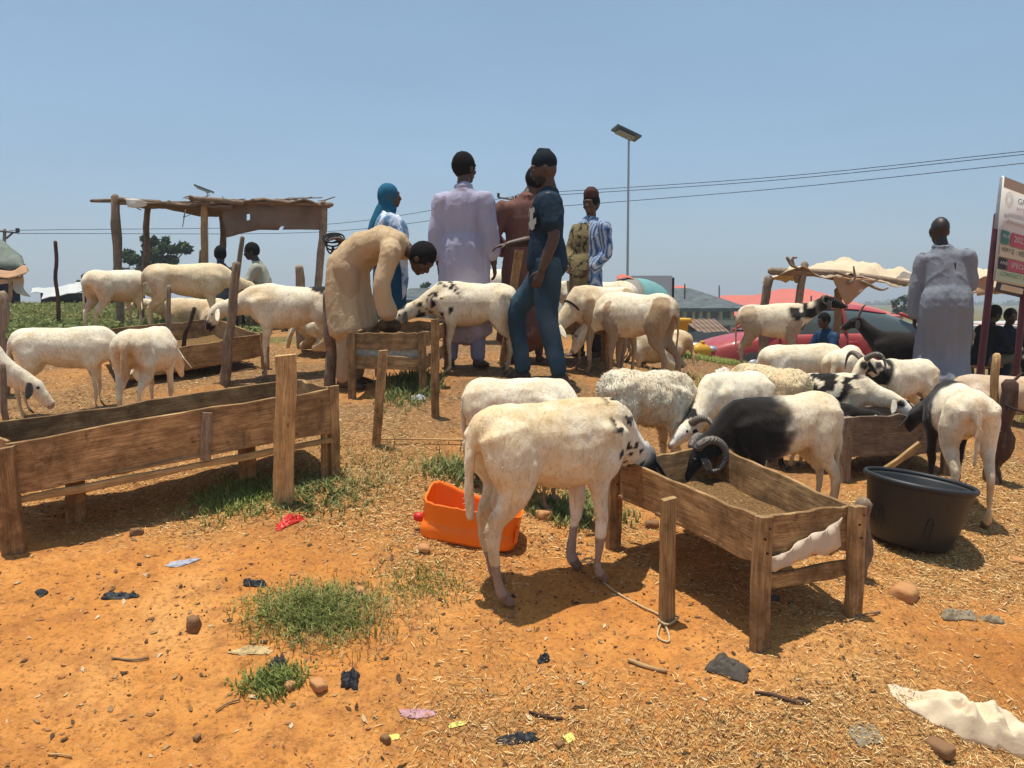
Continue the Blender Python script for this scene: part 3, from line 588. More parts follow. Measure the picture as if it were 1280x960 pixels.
S('lean white ram with a black spotted neck and head held up before the red car', 963, 8.3, 4, .78, L=.86, neck=(26,0), head=(-16,0), fat=.88, coat=[('part','shank+leg',(.42,.32,.22)),('ms',(-.35,0,.65),(.3,.3,.3),(.42,.31,.20),.7),('spots',(.36,0,.84),(.22,.3,.25),9,.05,BLACK),('neck',.62,BLACK),('eyes',BLACK)], earc=BLACK, horns=('curl',.6), male=True)
S('white rumped sheep with black foreparts, tail to the camera beside the tub', 1200, 4.75, 108, .76, L=.82, fat=.95, neck=(-28,20), head=(-50,20), coat=[('front',.06,BLACK),('neck',-.4,BLACK),('ms',(-.5,0,.6),(.16,.2,.25),TAN,.6)], earc=BLACK, legs={'hl':(0,.03),'hr':(-.04,-.02)})
S('pinkish white sheep lying down at the far right behind the poles', 1262, 6.7, 8, .72, lie=True, base=(.66,.55,.47), neck=(10,0), head=(-20,0), L=1.2)
S('cream sheep at the left edge bowing over the long trough', -88, 4.95, -2, .76, neck=(-36,-10), head=(-50,-14), nl=.42, coat=[('ms',(.4,0,.9),(.3,.3,.2),WHITE,.8)], earc=BLACK)
S('dusty white sheep grazing side-on behind the long trough', 84, 6.15, -14, .70, L=1.02, fat=1.15, neck=(-40,-6), head=(-66,0), coat=[('ms',(-.5,0,.5),(.2,.3,.22),TAN,.6)])
S('white sheep with a brown stained rump turned towards the camera', 186, 5.75, 64, .70, fat=1.3, L=.9, neck=(-30,0), coat=[('ms',(-.52,0,.62),(.22,.14,.24),(.48,.27,.12),.95)])
S('tall cream sheep with a long hanging tail beyond the second trough', 152, 8.6, 40, .74, L=1.0, fat=1.1, neck=(-30,0), coat=[('ms',(-.4,0,.6),(.3,.3,.25),(.5,.4,.3),.5)])
S('yellowish sheep under the left shelter, black muzzle lowered', 240, 8.8, -4, .82, L=1.05, base=(.74,.62,.42), neck=(-22,0), head=(-60,0), nl=.44, coat=[('ms',(-.4,0,.7),(.3,.3,.25),(.46,.33,.25),.6),('blob',(.72,0,.58),(.1,.12,.08),BLACK)])
S('cream sheep with a black patch on its back and black nose eating to the left', 370, 6.9, 180, .80, L=1.02, neck=(-16,0), head=(-58,0), nl=.40, coat=[('blob',(-.30,0,.98),(.17,.3,.09),BLACK),('face',.14,BLACK),('ms',(-.35,0,.6),(.25,.3,.25),(.45,.32,.20),.7),('ms',(.4,0,.9),(.25,.25,.1),(.66,.44,.2),.6)])
S('white sheep lying behind the second left trough, face to the camera', 248, 9.2, 170, .75, lie=True, coat=[('eyes',BLACK)], neck=(10,0), head=(-20,10))
S('white lying sheep glimpsed behind the legs of the bending man', 418, 7.9, 20, .75, lie=True, neck=(10,0), coat=[('face',.0,BLACK)])
S('black spotted white sheep with its head in the tin patched box trough', 592, 6.85, 182, .80, L=.88, neck=(-24,0), head=(-44,0), nl=.42, coat=[('spots',(.36,0,.80),(.30,.3,.3),20,.25,BLACK),('spots',(.66,0,.7),(.2,.2,.2),9,.1,BLACK)], earc=BLACK)
S('white sheep half hidden behind the man in lavender', 622, 9.0, 165, .86, neck=(-10,0))
S('small sheep with a cream face turned left beyond the low trough', 745, 8.1, 186, .78, neck=(8,0), head=(-38,0), nl=.36)
S('tan washed sheep with a collar bending over the low trough', 752, 7.3, 214, .82, L=.8, fat=.9, neck=(-46,0), head=(-70,0), collar=(.35,), coat=[('part','leg+shank',(.42,.31,.20)),('ms',(.3,0,.8),(.3,.3,.3),(.6,.44,.26),.6)])
S('dirty white ram seen from behind left of the yellow bin', 795, 6.95, 160, .84, L=.8, neck=(-40,0), head=(-60,0), male=True, coat=[('part','leg+shank+tail',(.36,.26,.17)),('ms',(-.42,0,.7),(.28,.3,.3),(.38,.26,.15),.9)], legs={'hl':(.06,0),'hr':(-.06,0)})
S('white and ginger sheep lying in front of the yellow bin', 822, 7.9, 168, .74, lie=True, L=.85, coat=[('ms',(-.4,0,.3),(.25,.3,.3),TAN,.9)], neck=(30,0), head=(-20,0))
# ------------------------------------------------------------------ people
SKIN = (.075,.042,.028)
SK = dict(pel=(0,0,.95), bel=(.01,0,1.10), che=(.005,0,1.30), nb=(-.015,0,1.475), hd=(.02,0,1.625),
  shL=(-.01,.172,1.385), elL=(-.03,.225,1.11), wrL=(.05,.235,.87), shR=(-.01,-.172,1.385), elR=(-.03,-.225,1.11), wrR=(.05,-.235,.87),
  hiL=(0,.09,.92), knL=(.02,.11,.50), anL=(-.02,.12,.085), hiR=(0,-.09,.92), knR=(.02,-.11,.50), anR=(-.02,-.12,.085))
def person(label, pos, yaw, H=1.75, J=None, head=(0, 0, 0), outfit=(), skin=SKIN, hair='cap', hcol=(.012,.011,.011), grip=.5, voxel=None, group=None, build=1.0, beard=False):
    K = {k: np.array(v, float) for k, v in SK.items()}
    for k, v in (J or {}).items(): K[k] = np.array(v, float)
    sc = H/1.75; ang = R(yaw); Rz = rot2('z', ang); pos = np.asarray(pos, float)
    Wd = lambda p: np.asarray(p, float)*sc@Rz.T+pos
    root = empty('person', pos, label, 'person', group, rz=ang); Mr = wm(root)
    vx = voxel or max(.0072, pos[1]*.00105); sd = int(abs(pos[0])*100)
    # --- body: one continuous surface
    mb = MB(); yv = (0, 1, 0); b = build
    mb.add(*tube([K['pel']-(K['bel']-K['pel'])*.5, K['pel'], K['bel'], K['che'], K['che']*.3+K['nb']*.7, K['nb']], [(.12,.09),(.16*b,.115*b),(.14*b,.10*b),(.165*b,.115*b),(.13,.08),(.06,.06)], 16, side=yv, sub=3))
    mb.add(*tube([K['nb']-(K['hd']-K['nb'])*.2, K['nb']*.5+K['hd']*.5, K['hd']], [.058,.052,.05], 12, side=yv, sub=2))
    hy, hp, hr_ = head; Rh = rot2('z', R(hy))@rot2('y', R(-hp)) @ np.array([[1,0,0],[0,math.cos(R(hr_)),-math.sin(R(hr_))],[0,math.sin(R(hr_)),math.cos(R(hr_))]])
    hc = K['hd']+Rh@np.array([.005, 0, .02]); Hl = lambda p: hc+np.asarray(p, float)@Rh.T
    mb.add(*ball(hc, (.098, .076, .104), 16, Rh)); mb.add(*ball(Hl((.030, 0, -.052)), (.062, .055, .066), 12, Rh)); mb.add(*ball(Hl((.068, 0, -.092)), (.026, .030, .022), 8, Rh))
    mb.add(*tube(Hl([(.086, 0, .012), (.104, 0, -.016), (.106, 0, -.030)]), [.010, .014, .019], 8, side=Rh@np.array(yv)))   # nose
    mb.add(*ball(Hl((.092, 0, -.058)), (.016, .027, .011), 8, Rh)); mb.add(*ball(Hl((.088, 0, -.070)), (.015, .023, .010), 8, Rh))
    mb.add(*tube(Hl([(.078, .045, .030), (.092, 0, .034), (.078, -.045, .030)]), [.012, .012, .012], 8))
    for s in (1, -1): mb.add(*ball(Hl((.0, .079*s, -.012)), (.022, .010, .032), 8, Rh)); mb.add(*ball(Hl((.062, .045*s, -.03)), (.026, .022, .022), 8, Rh))
    for s in 'LR':
        sh, el, wr = K['sh'+s], K['el'+s], K['wr'+s]; sg = 1 if s == 'L' else -1
        mb.add(*ball(sh, .058*b, 10)); mb.add(*tube([K['che']*.4+sh*.6, sh, sh*.5+el*.5, el, el*.55+wr*.45, wr], [.06,.058*b,.050*b,.041*b,.040*b,.027], 12, sub=2))
        fd = nrm(wr-el); dn = np.array([0, 0, -1.]); side_ = nrm(np.cross(fd, [1, .2, 0]) if abs(fd[2]) > .6 else np.cross(fd, dn)); pal = np.cross(side_, fd)*sg
        # palm, four fingers, thumb
        hw = np.array([1., 0, 0]) if abs(fd[2]) > .6 else nrm(np.cross(fd, [0, 0, 1.]))*sg; hw = nrm(hw-fd*np.dot(hw, fd)); inn = nrm(np.cross(fd, hw)); inn = inn if inn[1]*sg < 0 or abs(fd[2]) < .6 else -inn
        if abs(fd[2]) < .6 and inn[2] > 0: inn = -inn
        pc = wr+fd*.045; mb.add(*tube([wr-fd*.01, wr+fd*.03, wr+fd*.085], [(.026,.020),(.036,.018),(.040,.015)], 10, side=hw, sub=2))
        for q, (o, lf) in enumerate(((.030,.075),(.011,.085),(-.009,.080),(-.028,.062))):
            f0 = wr+fd*.075+hw*o; g_ = grip*(1+.12*q)
            f1 = f0+nrm(fd+inn*g_*.5)*lf*.5; f2 = f1+nrm(fd*(1-g_*.7)+inn*g_*1.3)*lf*.38; mb.add(*tube([f0, f1, f2], [.0105,.0095,.008], 7))
        t0 = wr+fd*.025+hw*.028; t1 = t0+nrm(fd*.7+hw*.75+inn*.3)*.042; mb.add(*tube([t0, t1, t1+nrm(fd+inn*.5)*.03], [.014,.011,.009], 7))
        hi, kn, an = K['hi'+s], K['kn'+s], K['an'+s]
        mb.add(*tube([hi+(K['pel']-hi)*.3, hi, hi*.5+kn*.5, kn, kn*.6+an*.4, an], [.09,.092*b,.075*b,.054,.052*b,.036], 12, sub=2))
        fw = nrm((kn-an)*[1, 1, 0]+np.array([.35, .1*sg, 0])); mb.add(*tube([an-fw*.05-[0,0,.04], an+fw*.03-[0,0,.04], an+fw*.12-[0,0,.055], an+fw*.18-[0,0,.062]], [(.030,.038),(.036,.040),(.042,.024),(.030,.015)], 10, side=np.cross([0,0,1], fw), sub=2))
    V, Fq, N = remesh(mb, vx/sc, 3, .5); C = np.tile(np.array(skin), (len(V), 1)); C = C*(1+.15*fbm(V, 9, 2, sd))[:,None]
    lip = np.linalg.norm((V-Hl((.098,0,-.063)))/[.02,.03,.016], axis=1) < 1; C[lip] = np.array(skin)*1.5+[.03,0,0]
    if beard: bd = (np.linalg.norm(V-Hl((.05,0,-.08)), axis=1) < .058); C[bd] = (.012,.012,.013)
    mk('body', Wd(V), Fq, M['skin'], root, True, np.clip(C, 0, 1), M=Mr)
    for s in (1, -1):
        mk('eye', Wd(ball(Hl((.083, .031*s, .008)), (.008,.013,.0055), 8)[0]), ball((0,0,0), 1, 8)[1], M['sclera'], root, M=Mr)
        mk('pupil', Wd(ball(Hl((.0895, .032*s, .008)), (.006,.007,.0065), 8)[0]), ball((0,0,0), 1, 8)[1], M['eye'], root, M=Mr)
    if hair == 'cap' or hair == 'bald':
        e = .004 if hair == 'bald' else .014
        hv, hf = ball(Hl((-.016, 0, .020)), (.094+e, .074+e, .098+e), 18, Rh); hv = hv+(hv-hc)*(.03*vn(hv, 60, 3))[:,None]
        mk('hair', Wd(hv), hf, M['hair'] if hair == 'cap' else M['skin'], root, True, None if hair == 'cap' else np.tile(np.array(skin)*.85, (len(hv), 1)), M=Mr)
    # --- clothes
    for name, parts, fold, colf, mat, vox in outfit(K, Hl, Rh):
        mb = MB()
        for p in parts: mb.add(*p)
        V, Fq, N = remesh(mb, max(.011, vox or 0, pos[1]*.0014)/sc, 5, .5)
        fz = fbm(V*np.array([1, 1, .10]), 11, 3, sd+2); fz2 = vn(V@rot2('y', .5).T*np.array([1, 1, .35]), 9, sd+4); fz3 = vn(V@rot2('y', -.7).T*np.array([1.6, 1.6, .5]), 14, sd+6)
        V = V+N*(fold*(.9*fz+.38*(1-np.abs(fz2)*2.2).clip(0)**2+.2*(1-np.abs(fz3)*2.5).clip(0)**2-.15))[:,None]
        V[:,2] = np.maximum(V[:,2], .012)
        C = colf(V) if callable(colf) else np.tile(np.array(colf), (len(V), 1))*(1+.05*fbm(V, 3, 2, sd))[:,None]
        mk(name, Wd(V), Fq, M[mat], root, True, np.clip(C, 0, 1), M=Mr)
    return root, Wd, K, Hl
M['hair'] = simple('cropped_hair', (.013,.012,.012), .95, .1, .5, 60, .9, .006)
M['print'] = simple('printed_mark', (.38,.38,.35), .9, .1, .2, 30, .1)
def sleeve(K, s, r, to=1.0, flare=1.0):
    sh, el, wr = K['sh'+s], K['el'+s], K['wr'+s]; c = K['che']*.35+sh*.65
    if to <= .5: e = sh+(el-sh)*to*2; return tube([c, sh, e], [r*1.05, r*1.17, r*1.08*flare], 14, sub=3)
    e = el+(wr-el)*(to-.5)*2; return tube([c, sh+[0,0,-.012], sh*.5+el*.5, el, e], [r*1.05, r*1.17, r*1.0, r*.93, r*.86*flare], 14, sub=3)
def torso(K, w_=1.0, top=.92):
    nb, ch, be, pe = K['nb'], K['che'], K['bel'], K['pel']
    return tube([nb+(nb-ch)*.04, nb*.86+ch*.14, nb*.6+ch*.4, ch, be, pe, pe+(pe-be)*.45], [(.070,.066),(.105*w_,.080),(.155*w_,.108),(.178*w_,.130),(.165*w_,.124),(.176*w_,.135),(.17*w_,.125)], 20, side=(0,1,0), sub=3)
def skirt(K, hem, w0=.185, w1=.24, d1=.17, kn=None):
    pe = K['pel']; k = (K['knL']+K['knR'])/2; a = (K['anL']+K['anR'])/2; t = (k[2]-hem)/(k[2]-a[2]+1e-6)
    e = k+(a-k)*max(t, 0) if t > 0 else pe+(k-pe)*((pe[2]-hem)/(pe[2]-k[2]))
    m_ = (pe+e)/2 if t <= .05 else k
    b_ = K['bel']; return tube([b_*.6+K['che']*.4, b_, pe, m_, e], [(w0*.68,.082),(w0*.88,.125),(w0,.145),((w0+w1)/2,(.145+d1)/2),(w1,d1)], 20, side=(0,1,0), sub=4)
def trouser(K, s, r=.075, to=1.0, w=1.0):
    hi, kn, an = K['hi'+s], K['kn'+s], K['an'+s]; return tube([hi*.6+K['pel']*.4+[0,0,.04], hi, hi*.5+kn*.5, kn, kn+(an-kn)*.6*to, kn+(an-kn)*to], [r*1.35, r*1.42*w, r*1.2*w, r*.98*w, r*.86*w, r*.8*w], 14, sub=3)
def collar_ring(Hl, K, r=.068):
    c = K['nb']+(K['hd']-K['nb'])*.12; a = np.linspace(0, 2*math.pi, 13); return tube([c+np.array([math.cos(q)*r, math.sin(q)*r, .004*math.cos(q)]) for q in a], [.012]*13, 6)
P_ = lambda px, Y: gY(px, Y)
# lavender kaftan, seen from the back
def of(K, Hl, Rh):
    return [('kaftan', [torso(K, 1.12), sleeve(K,'L',.072,.84,1.15), sleeve(K,'R',.072,.84,1.15), skirt(K,.30,.205,.235,.16), collar_ring(Hl,K)], .016, (.385,.375,.50), 'cloth', 0),
            ('trousers', [trouser(K,'L',.07,1.0,1.1), trouser(K,'R',.07,1.0,1.1)], .008, (.26,.25,.35), 'cloth', 0)]
person('tall man in a pale lavender kaftan standing with his back to the camera', P_(581,7.1), 80, 1.86, dict(elL=(-.02,.225,1.12),wrL=(.03,.22,.86),elR=(-.02,-.225,1.12),wrR=(.06,-.24,.86)), (-32,-4,0), of, hair='cap', build=1.08)
# dark T-shirt and jeans
def of(K, Hl, Rh):
    def cf(V): 
        c = np.tile(np.array((.016,.032,.052)), (len(V), 1)); c *= (1+.2*fbm(V, 5, 2, 4))[:,None]; return c
    def jf(V):
        c = np.tile(np.array((.036,.070,.100)), (len(V), 1)); c *= (1+.35*fbm(V, 4, 3, 6))[:,None]; c += np.clip(fbm(V, 6, 2, 9)-.2, 0, 1)[:,None]*.06; return c
    hat = [ball(Hl((-.014,0,.040)), (.104,.084,.096), 16, Rh), tube(Hl([(-.09,0,.02),(-.05,0,.10),(.0,0,.13)]), [.03,.045,.03], 10)]
    return [('t_shirt', [torso(K,1.0), tube([K['bel'], K['pel']+[0,0,.02], K['pel']-[0,0,.07]], [(.172,.13),(.192,.15),(.196,.152)], 18, side=(0,1,0), sub=2), sleeve(K,'L',.070,.36,1.15), sleeve(K,'R',.070,.36,1.15)], .012, cf, 'cloth', 0),
            ('jeans', [trouser(K,'L',.082), trouser(K,'R',.082), tube([K['pel']-[0,0,.05], K['pel']+[0,0,.07]], [(.172,.13),(.162,.12)], 18, side=(0,1,0))], .014, jf, 'cloth', 0),
            ('knit_cap', hat, .004, (.010,.018,.024), 'cloth', 0)]
r_, Wd, K, Hl = person('man in a dark blue T-shirt, blue jeans and black cap standing side-on', P_(684,6.55), 176, 1.84,
  dict(knR=(.24,-.11,.54), anR=(.20,-.12,.085), knL=(.0,.12,.50), anL=(-.10,.14,.085), elL=(-.05,.235,1.11), wrL=(.04,.24,.86), elR=(.06,-.24,1.13), wrR=(.32,-.14,1.08)), (8,-18,0), of, hair=None, build=1.08, beard=True)
c0 = K['che']
V = []; 
for i in range(9):
    for j in range(9): a = R(8+i*6); V.append((math.cos(a)*.149, math.sin(a)*.195+.03, 1.17+j*.02+.008*math.sin(i*2.1+j)))
fcs = [(i*9+j, (i+1)*9+j, (i+1)*9+j+1, i*9+j+1) for i in range(8) for j in range(8) if vn(np.array([[i*.9, j*.9, 1.]]), 1, 5)[0]+.25*math.cos(i-4) > -.05]
mk('shirt_print', Wd(np.array(V)), fcs, M['print'], r_, True, M=wm(r_))
# brown robed man behind him
def of(K, Hl, Rh):
    return [('brown_robe', [torso(K, 1.12), sleeve(K,'L',.078,.95,1.2), sleeve(K,'R',.078,.95,1.2), skirt(K,.22,.205,.26,.18), collar_ring(Hl,K)], .018, (.17,.085,.070), 'cloth', 0)]
person('man in a long brown robe standing behind the one in jeans', P_(657,7.35), 96, 1.77, dict(elL=(.04,.30,1.14), wrL=(.24,.16,1.02), hd=(.03,-.09,1.61)), (-30,-12,0), of, build=1.1)
stake('orange brown plank held upright by the man in the brown robe', (629,456), (649,313), 10, 'wood', .03, group='loose planks')
# bending man
def of(K, Hl, Rh):
    return [('tan_tunic', [tube([K['nb'], K['nb']*.8+K['che']*.2, K['che'], K['bel'], K['pel'], K['pel']+[-.06,0,-.02]], [(.075,.07),(.14,.095),(.175,.125),(.17,.135),(.18,.15),(.14,.12)], 18, side=(0,1,0), sub=3),
             ball(K['pel'], (.165,.175,.165), 14), sleeve(K,'L',.068,.9,1.25), sleeve(K,'R',.068,.95,1.25), tube([K['pel'], K['pel']+[-.01,0,-.2], (.02,0,.45)], [(.18,.15),(.20,.175),(.235,.19)], 18, side=(0,1,0), sub=3)], .014, (.52,.38,.23), 'cloth', 0),
            ('trousers', [trouser(K,'L',.08), trouser(K,'R',.08)], .010, (.44,.31,.19), 'cloth', 0)]
r_, Wd, K, Hl = person('man in a tan tunic bending down to reach into the box trough', P_(441,6.4), -10, 1.78,
  dict(pel=(-.02,0,.95), bel=(.09,0,1.06), che=(.27,0,1.13), nb=(.44,0,1.09), hd=(.56,0,1.00), shL=(.39,.17,1.09), shR=(.39,-.17,1.06), elL=(.12,.26,1.08), wrL=(-.08,.12,1.15), elR=(.33,-.22,.78), wrR=(.36,-.16,.56), knL=(.05,.11,.5), knR=(.04,-.11,.5)), (-6,-55,0), of, build=1.05)
# rope coil in the hand behind his back
c_ = Wd(K['wrL']+np.array([-.07,-.02,.0])); rv = MB()
for q in range(4):
    a = np.linspace(0, 2*math.pi, 21)+q; ax = [.05+.012*q, .07-.01*q]
    rv.add(*tube([c_+np.array([math.cos(t)*ax[0]-.03, math.sin(t*1)*.03+.01*q, math.sin(t)*ax[1]+(-.03+.02*q)]) for t in a], [.007]*21, 6))
rv.add(*tube([c_+[-.03,0,-.05], c_+[-.05,.0,-.16], c_+[-.045,-.01,-.26], c_+[-.06,0,-.30]], [.012,.009,.011,.02], 6, sub=4, jit=.2))
tag(rv.build('rope_coil', M['rope_dark']), 'frayed dark rope coil held behind the back of the bending man', 'rope')
# woman in hijab
def of(K, Hl, Rh):
    def wrapc(V):
        n = fbm(V*np.array([1,1,1]), 10, 3, 6); c = np.tile(np.array((.48,.58,.72)), (len(V), 1)); c[n > .22] = (.16,.27,.42); c[(n < -.3)] = (.72,.76,.80); return c
    hij = [ball(Hl((-.022,0,.014)), (.112,.098,.125), 16, Rh), tube([Hl((-.03,0,-.06)), K['nb']+[-.035,.02,.0], K['nb']+[-.13,.03,-.14], K['che']+[-.19,.06,-.12], K['bel']+[-.16,.07,-.02]], [(.07,.075),(.10,.09),(.10,.05),(.08,.035),(.06,.02)], 14, side=(0,1,0), sub=3),
           tube([Hl((.03,0,-.11)), K['nb']+[.02,0,.02]], [(.075,.055),(.11,.09)], 14, side=(0,1,0), sub=2)]
    return [('hijab', hij, .008, (.018,.115,.20), 'cloth', 0),
            ('patterned_shawl', [tube([K['nb']+[0,0,-.02], K['che']+[.0,0,.07], K['che']+[.02,0,-.05], K['bel']], [(.12,.09),(.225,.15),(.25,.18),(.20,.15)], 18, side=(0,1,0), sub=3), sleeve(K,'L',.075,.9,1.2), sleeve(K,'R',.075,.9,1.2),
              tube([K['bel']+[.10,-.05,0], K['pel']+[.14,-.06,-.15], K['pel']+[.12,-.08,-.38]], [(.10,.05),(.10,.035),(.045,.02)], 12, side=(0,1,0), sub=3)], .022, wrapc, 'cloth', 0),
            ('blue_dress', [tube([K['bel'], K['pel'], (0,0,.5), (0,0,.08)], [(.17,.13),(.19,.15),(.21,.17),(.24,.2)], 18, side=(0,1,0), sub=4)], .02, (.015,.075,.135), 'cloth', 0)]
person('woman in a deep blue hijab and white and blue shawl looking to the right', P_(488,7.7), 14, 1.62, dict(elL=(.10,.22,1.16), wrL=(.28,.02,1.10), elR=(.12,-.24,1.16), wrR=(.26,-.03,1.06)), (-12,0,0), of, hair=None, skin=(.12,.062,.04))
# boy in striped shirt with cap
def of(K, Hl, Rh):
    def sh(V):
        c = np.tile(np.array((.13,.23,.45)), (len(V), 1)); u = V[:,1]+.25*V[:,0]+.02*vn(V, 6, 2); s = np.sin(u*230); c[s > .45] = (.45,.50,.56); c[s < -.75] = (.04,.07,.16); 
        w_ = (V[:,0]*.74-V[:,1]*.67 > .0)&(V[:,2] < 1.44); n = np.abs(vn(V, 13, 8))+.5*np.abs(vn(V, 26, 9)); b_ = np.where(n[:,None] > .22, np.array((.24,.19,.095)), np.array((.045,.04,.03))); c[w_] = b_[w_]; return c
    hat = [tube(Hl([(-.01,0,.062),(-.012,0,.10),(-.014,0,.135)]), [(.080,.100),(.080,.100),(.074,.094)], 18, side=Rh@np.array([0,1.,0]))]
    return [('striped_shirt', [torso(K, 1.05), sleeve(K,'L',.072,.95,1.1), sleeve(K,'R',.072,.9,1.1), skirt(K,.52,.195,.215,.17), collar_ring(Hl,K,.075)], .014, sh, 'cloth', 0), ('trousers', [trouser(K,'L',.07), trouser(K,'R',.07)], .01, (.05,.045,.05), 'cloth', 0),
            ('pillbox_cap', hat, .001, (.075,.035,.03), 'cloth', 0)]
person('youth in a brown pillbox cap with a striped blue shirt and brown patterned wrap', P_(733,7.9), 222, 1.60, dict(pel=(.03,0,.95), nb=(-.05,0,1.475), hd=(-.05,0,1.625), shL=(-.05,.18,1.40), shR=(-.05,-.18,1.40), elL=(-.05,.22,1.12), wrL=(.10,.13,.94), elR=(.02,-.24,1.14), wrR=(.14,-.14,.98)), (18,-6,0), of, hair='cap', skin=(.075,.04,.027))
# grey kaftan man right
def of(K, Hl, Rh):
    return [('grey_kaftan', [torso(K, 1.12), sleeve(K,'L',.070,.98,1.25), sleeve(K,'R',.068,.95,1.2), skirt(K,.16,.215,.25,.20), collar_ring(Hl,K,.072)], .017, (.205,.222,.262), 'cloth', 0), ('trousers', [trouser(K,'L',.07), trouser(K,'R',.07)], .01, (.24,.22,.24), 'cloth', 0)]
person('bald man in a loose grey kaftan walking away at the right', P_(1176,7.1), 72, 1.70, dict(pel=(-.03,0,.93), bel=(.0,0,1.08), che=(.05,.02,1.29), nb=(.04,.04,1.46), hd=(.09,.065,1.60), shL=(.05,.195,1.36), shR=(.03,-.155,1.39), elL=(.04,.245,1.09), wrL=(.08,.235,.84), elR=(.05,-.19,1.12), wrR=(.24,-.10,1.0), knL=(.10,.11,.50), anL=(-.04,.12,.10)), (6,-8,4), of, skin=(.034,.021,.016), hair='bald', hcol=SKIN, build=1.08)
# seated people
SEAT = dict(pel=(-.05,0,.50), bel=(-.01,0,.65), che=(.06,0,.85), nb=(.09,0,1.03), hd=(.15,0,1.17), shL=(.08,.18,.95), shR=(.08,-.18,.95), elL=(.20,.25,.70), elR=(.20,-.25,.70), wrL=(.38,.14,.62), wrR=(.38,-.12,.60),
  hiL=(0,.09,.48), hiR=(0,-.09,.48), knL=(.42,.15,.50), knR=(.42,-.15,.50), anL=(.40,.14,.085), anR=(.36,-.14,.085))
def seated(shirt, legs):
    def of(K, Hl, Rh):
        return [('shirt', [torso(K, 1.05), sleeve(K,'L',.068,.92), sleeve(K,'R',.068,.92), collar_ring(Hl,K)], .014, shirt, 'cloth', 0), ('trousers', [trouser(K,'L',.075), trouser(K,'R',.075)], .010, legs, 'cloth', 0)]
    return of
def stool(pos, label, h=.40):
    t = empty('log_stool', pos, label, 'stool', 'makeshift seats')
    p = np.array(pos)
    board('seat', p+[-.28,0,h-.02], p+[.28,0,h-.02], (0,1,0), .26, .04, M['wood'], t, 4)
    for a in (-.22, .22):
        for b_ in (-.09, .09):
            g = gz(p[0]+a, p[1]+b_); pole('leg', [(p[0]+a, p[1]+b_, g-.03), (p[0]+a, p[1]+b_, p[2]+h-.03)], [.025, .025], M['wood_grey'], t)
for lab, px, Y, yaw, sh, lg, hd_, sk in (
    ('seated man in dark clothes under the left shelter with his back turned', 281, 11.3, 108, (.030,.040,.050), (.02,.022,.028), (10,-8,0), (.03,.025,.025)),
    ('seated man in a pale grey green shirt leaning on his knees by the shelter', 334, 11.3, 186, (.36,.36,.29), (.02,.025,.035), (10,-14,0), (.03,.022,.02)),
    ('seated boy in black bending forward behind the red sign pole', 1226, 11.8, 8, (.012,.014,.020), (.13,.11,.08), (-5,-22,0), (.03,.02,.018)),
    ('seated boy in navy facing the camera between the two red sign poles', 1252, 12.1, 262, (.014,.020,.034), (.018,.02,.025), (8,-6,0), (.045,.028,.02))):
    g = P_(px, Y); stool(g+np.array([-.05*math.cos(R(yaw)), -.05*math.sin(R(yaw)), 0]), 'low plank stool under the '+lab.split(' behind')[0].split(' facing')[0].split(' leaning')[0].split(' under')[0])
    person(lab, g, yaw, 1.70, SEAT, hd_, seated(sh, lg), skin=sk)
SQ = {k: tuple(np.array(v)-[0, 0, .28]) if not k.startswith('an') else v for k, v in SEAT.items()}
SQ.update(knL=(.30,.18,.42), knR=(.30,-.18,.42), anL=(.10,.14,.085), anR=(.10,-.14,.085))
person('child in dark blue squatting among the sheep beside the red car mirror', P_(1036,9.2), 200, 1.25, SQ, (0,-10,0), seated((.02,.05,.10),(.02,.03,.05)))
# ------------------------------------------------------------------ shelters, buildings, car, sign, poles
def cloth(name, P, mat, parent=None, th=.006, wav=.02, k=6, smooth=True, hole=0, seed=3, cols=None):
    """grid of world points P[r][c] -> resampled cloth sheet with thickness"""
    P = np.array(P, float); G = np.array([catmull(r, k) for r in P]); G = np.array([catmull(G[:,j], k) for j in range(G.shape[1])]).transpose(1, 0, 2)
    a, b = G.shape[:2]; V = G.reshape(-1, 3); n = nrm(np.cross(G[0,-1]-G[0,0], G[-1,0]-G[0,0])); V = V+np.outer(wav*fbm(V, 4, 3, seed), n)
    Fc = []
    for i in range(a-1):
        for j in range(b-1):
            if hole and vn(V[[i*b+j]], 6, seed+1)[0] > hole: continue
            Fc.append((i*b+j, i*b+j+1, (i+1)*b+j+1, (i+1)*b+j))
    o = mk(name, V, Fc, M[mat], parent, smooth); s = o.modifiers.new('s', 'SOLIDIFY'); s.thickness = th; return o
M['burlap'] = simple('burlap', (.20,.14,.10), 1, .05, .5, 3, .5, .01)
M['canvas'] = simple('old_canvas', (.58,.46,.32), .95, .05, .3, 2.5, .4, .01)
M['canvas_brown'] = simple('brown_canvas', (.42,.25,.15), .95, .05, .2, 3, .4, .01)
M['plastic_white'] = simple('white_polythene', (.66,.62,.55), .6, .3, .15, 5, .4, .01)
M['teal'] = simple('faded_teal_cloth', (.16,.33,.33), .9, .1, .2, 3, .3, .01)
M['greybeige'] = simple('grey_tarpaulin', (.27,.25,.21), .9, .1, .2, 2, .4, .02)
M['netting'] = simple('green_netting', (.17,.195,.165), .95, .05, .5, 5, .5, .02); M['steel'] = simple('galvanised_steel', (.36,.38,.40), .45, .5, .15, 6, .1, metal=.4)
M['panel'] = simple('solar_cells', (.03,.035,.05), .25, .6, .1, 6, 0)
M['tin_roof'] = simple('pale_tin_roof', (.50,.50,.48), .6, .3, .3, 2, .2, metal=.2)
M['shade'] = simple('dark_boarding', (.03,.035,.045), .9, .1, .4, 2, .3)
M['wall'] = simple('dusty_plaster', (.40,.34,.27), .95, .1, .2, .5, .3, .02)
M['conc'] = simple('grey_concrete', (.50,.56,.60), .95, .1, .2, .6, .3, .02)
M['window'] = simple('dark_window', (.04,.05,.06), .2, .5, .2, 2, 0)
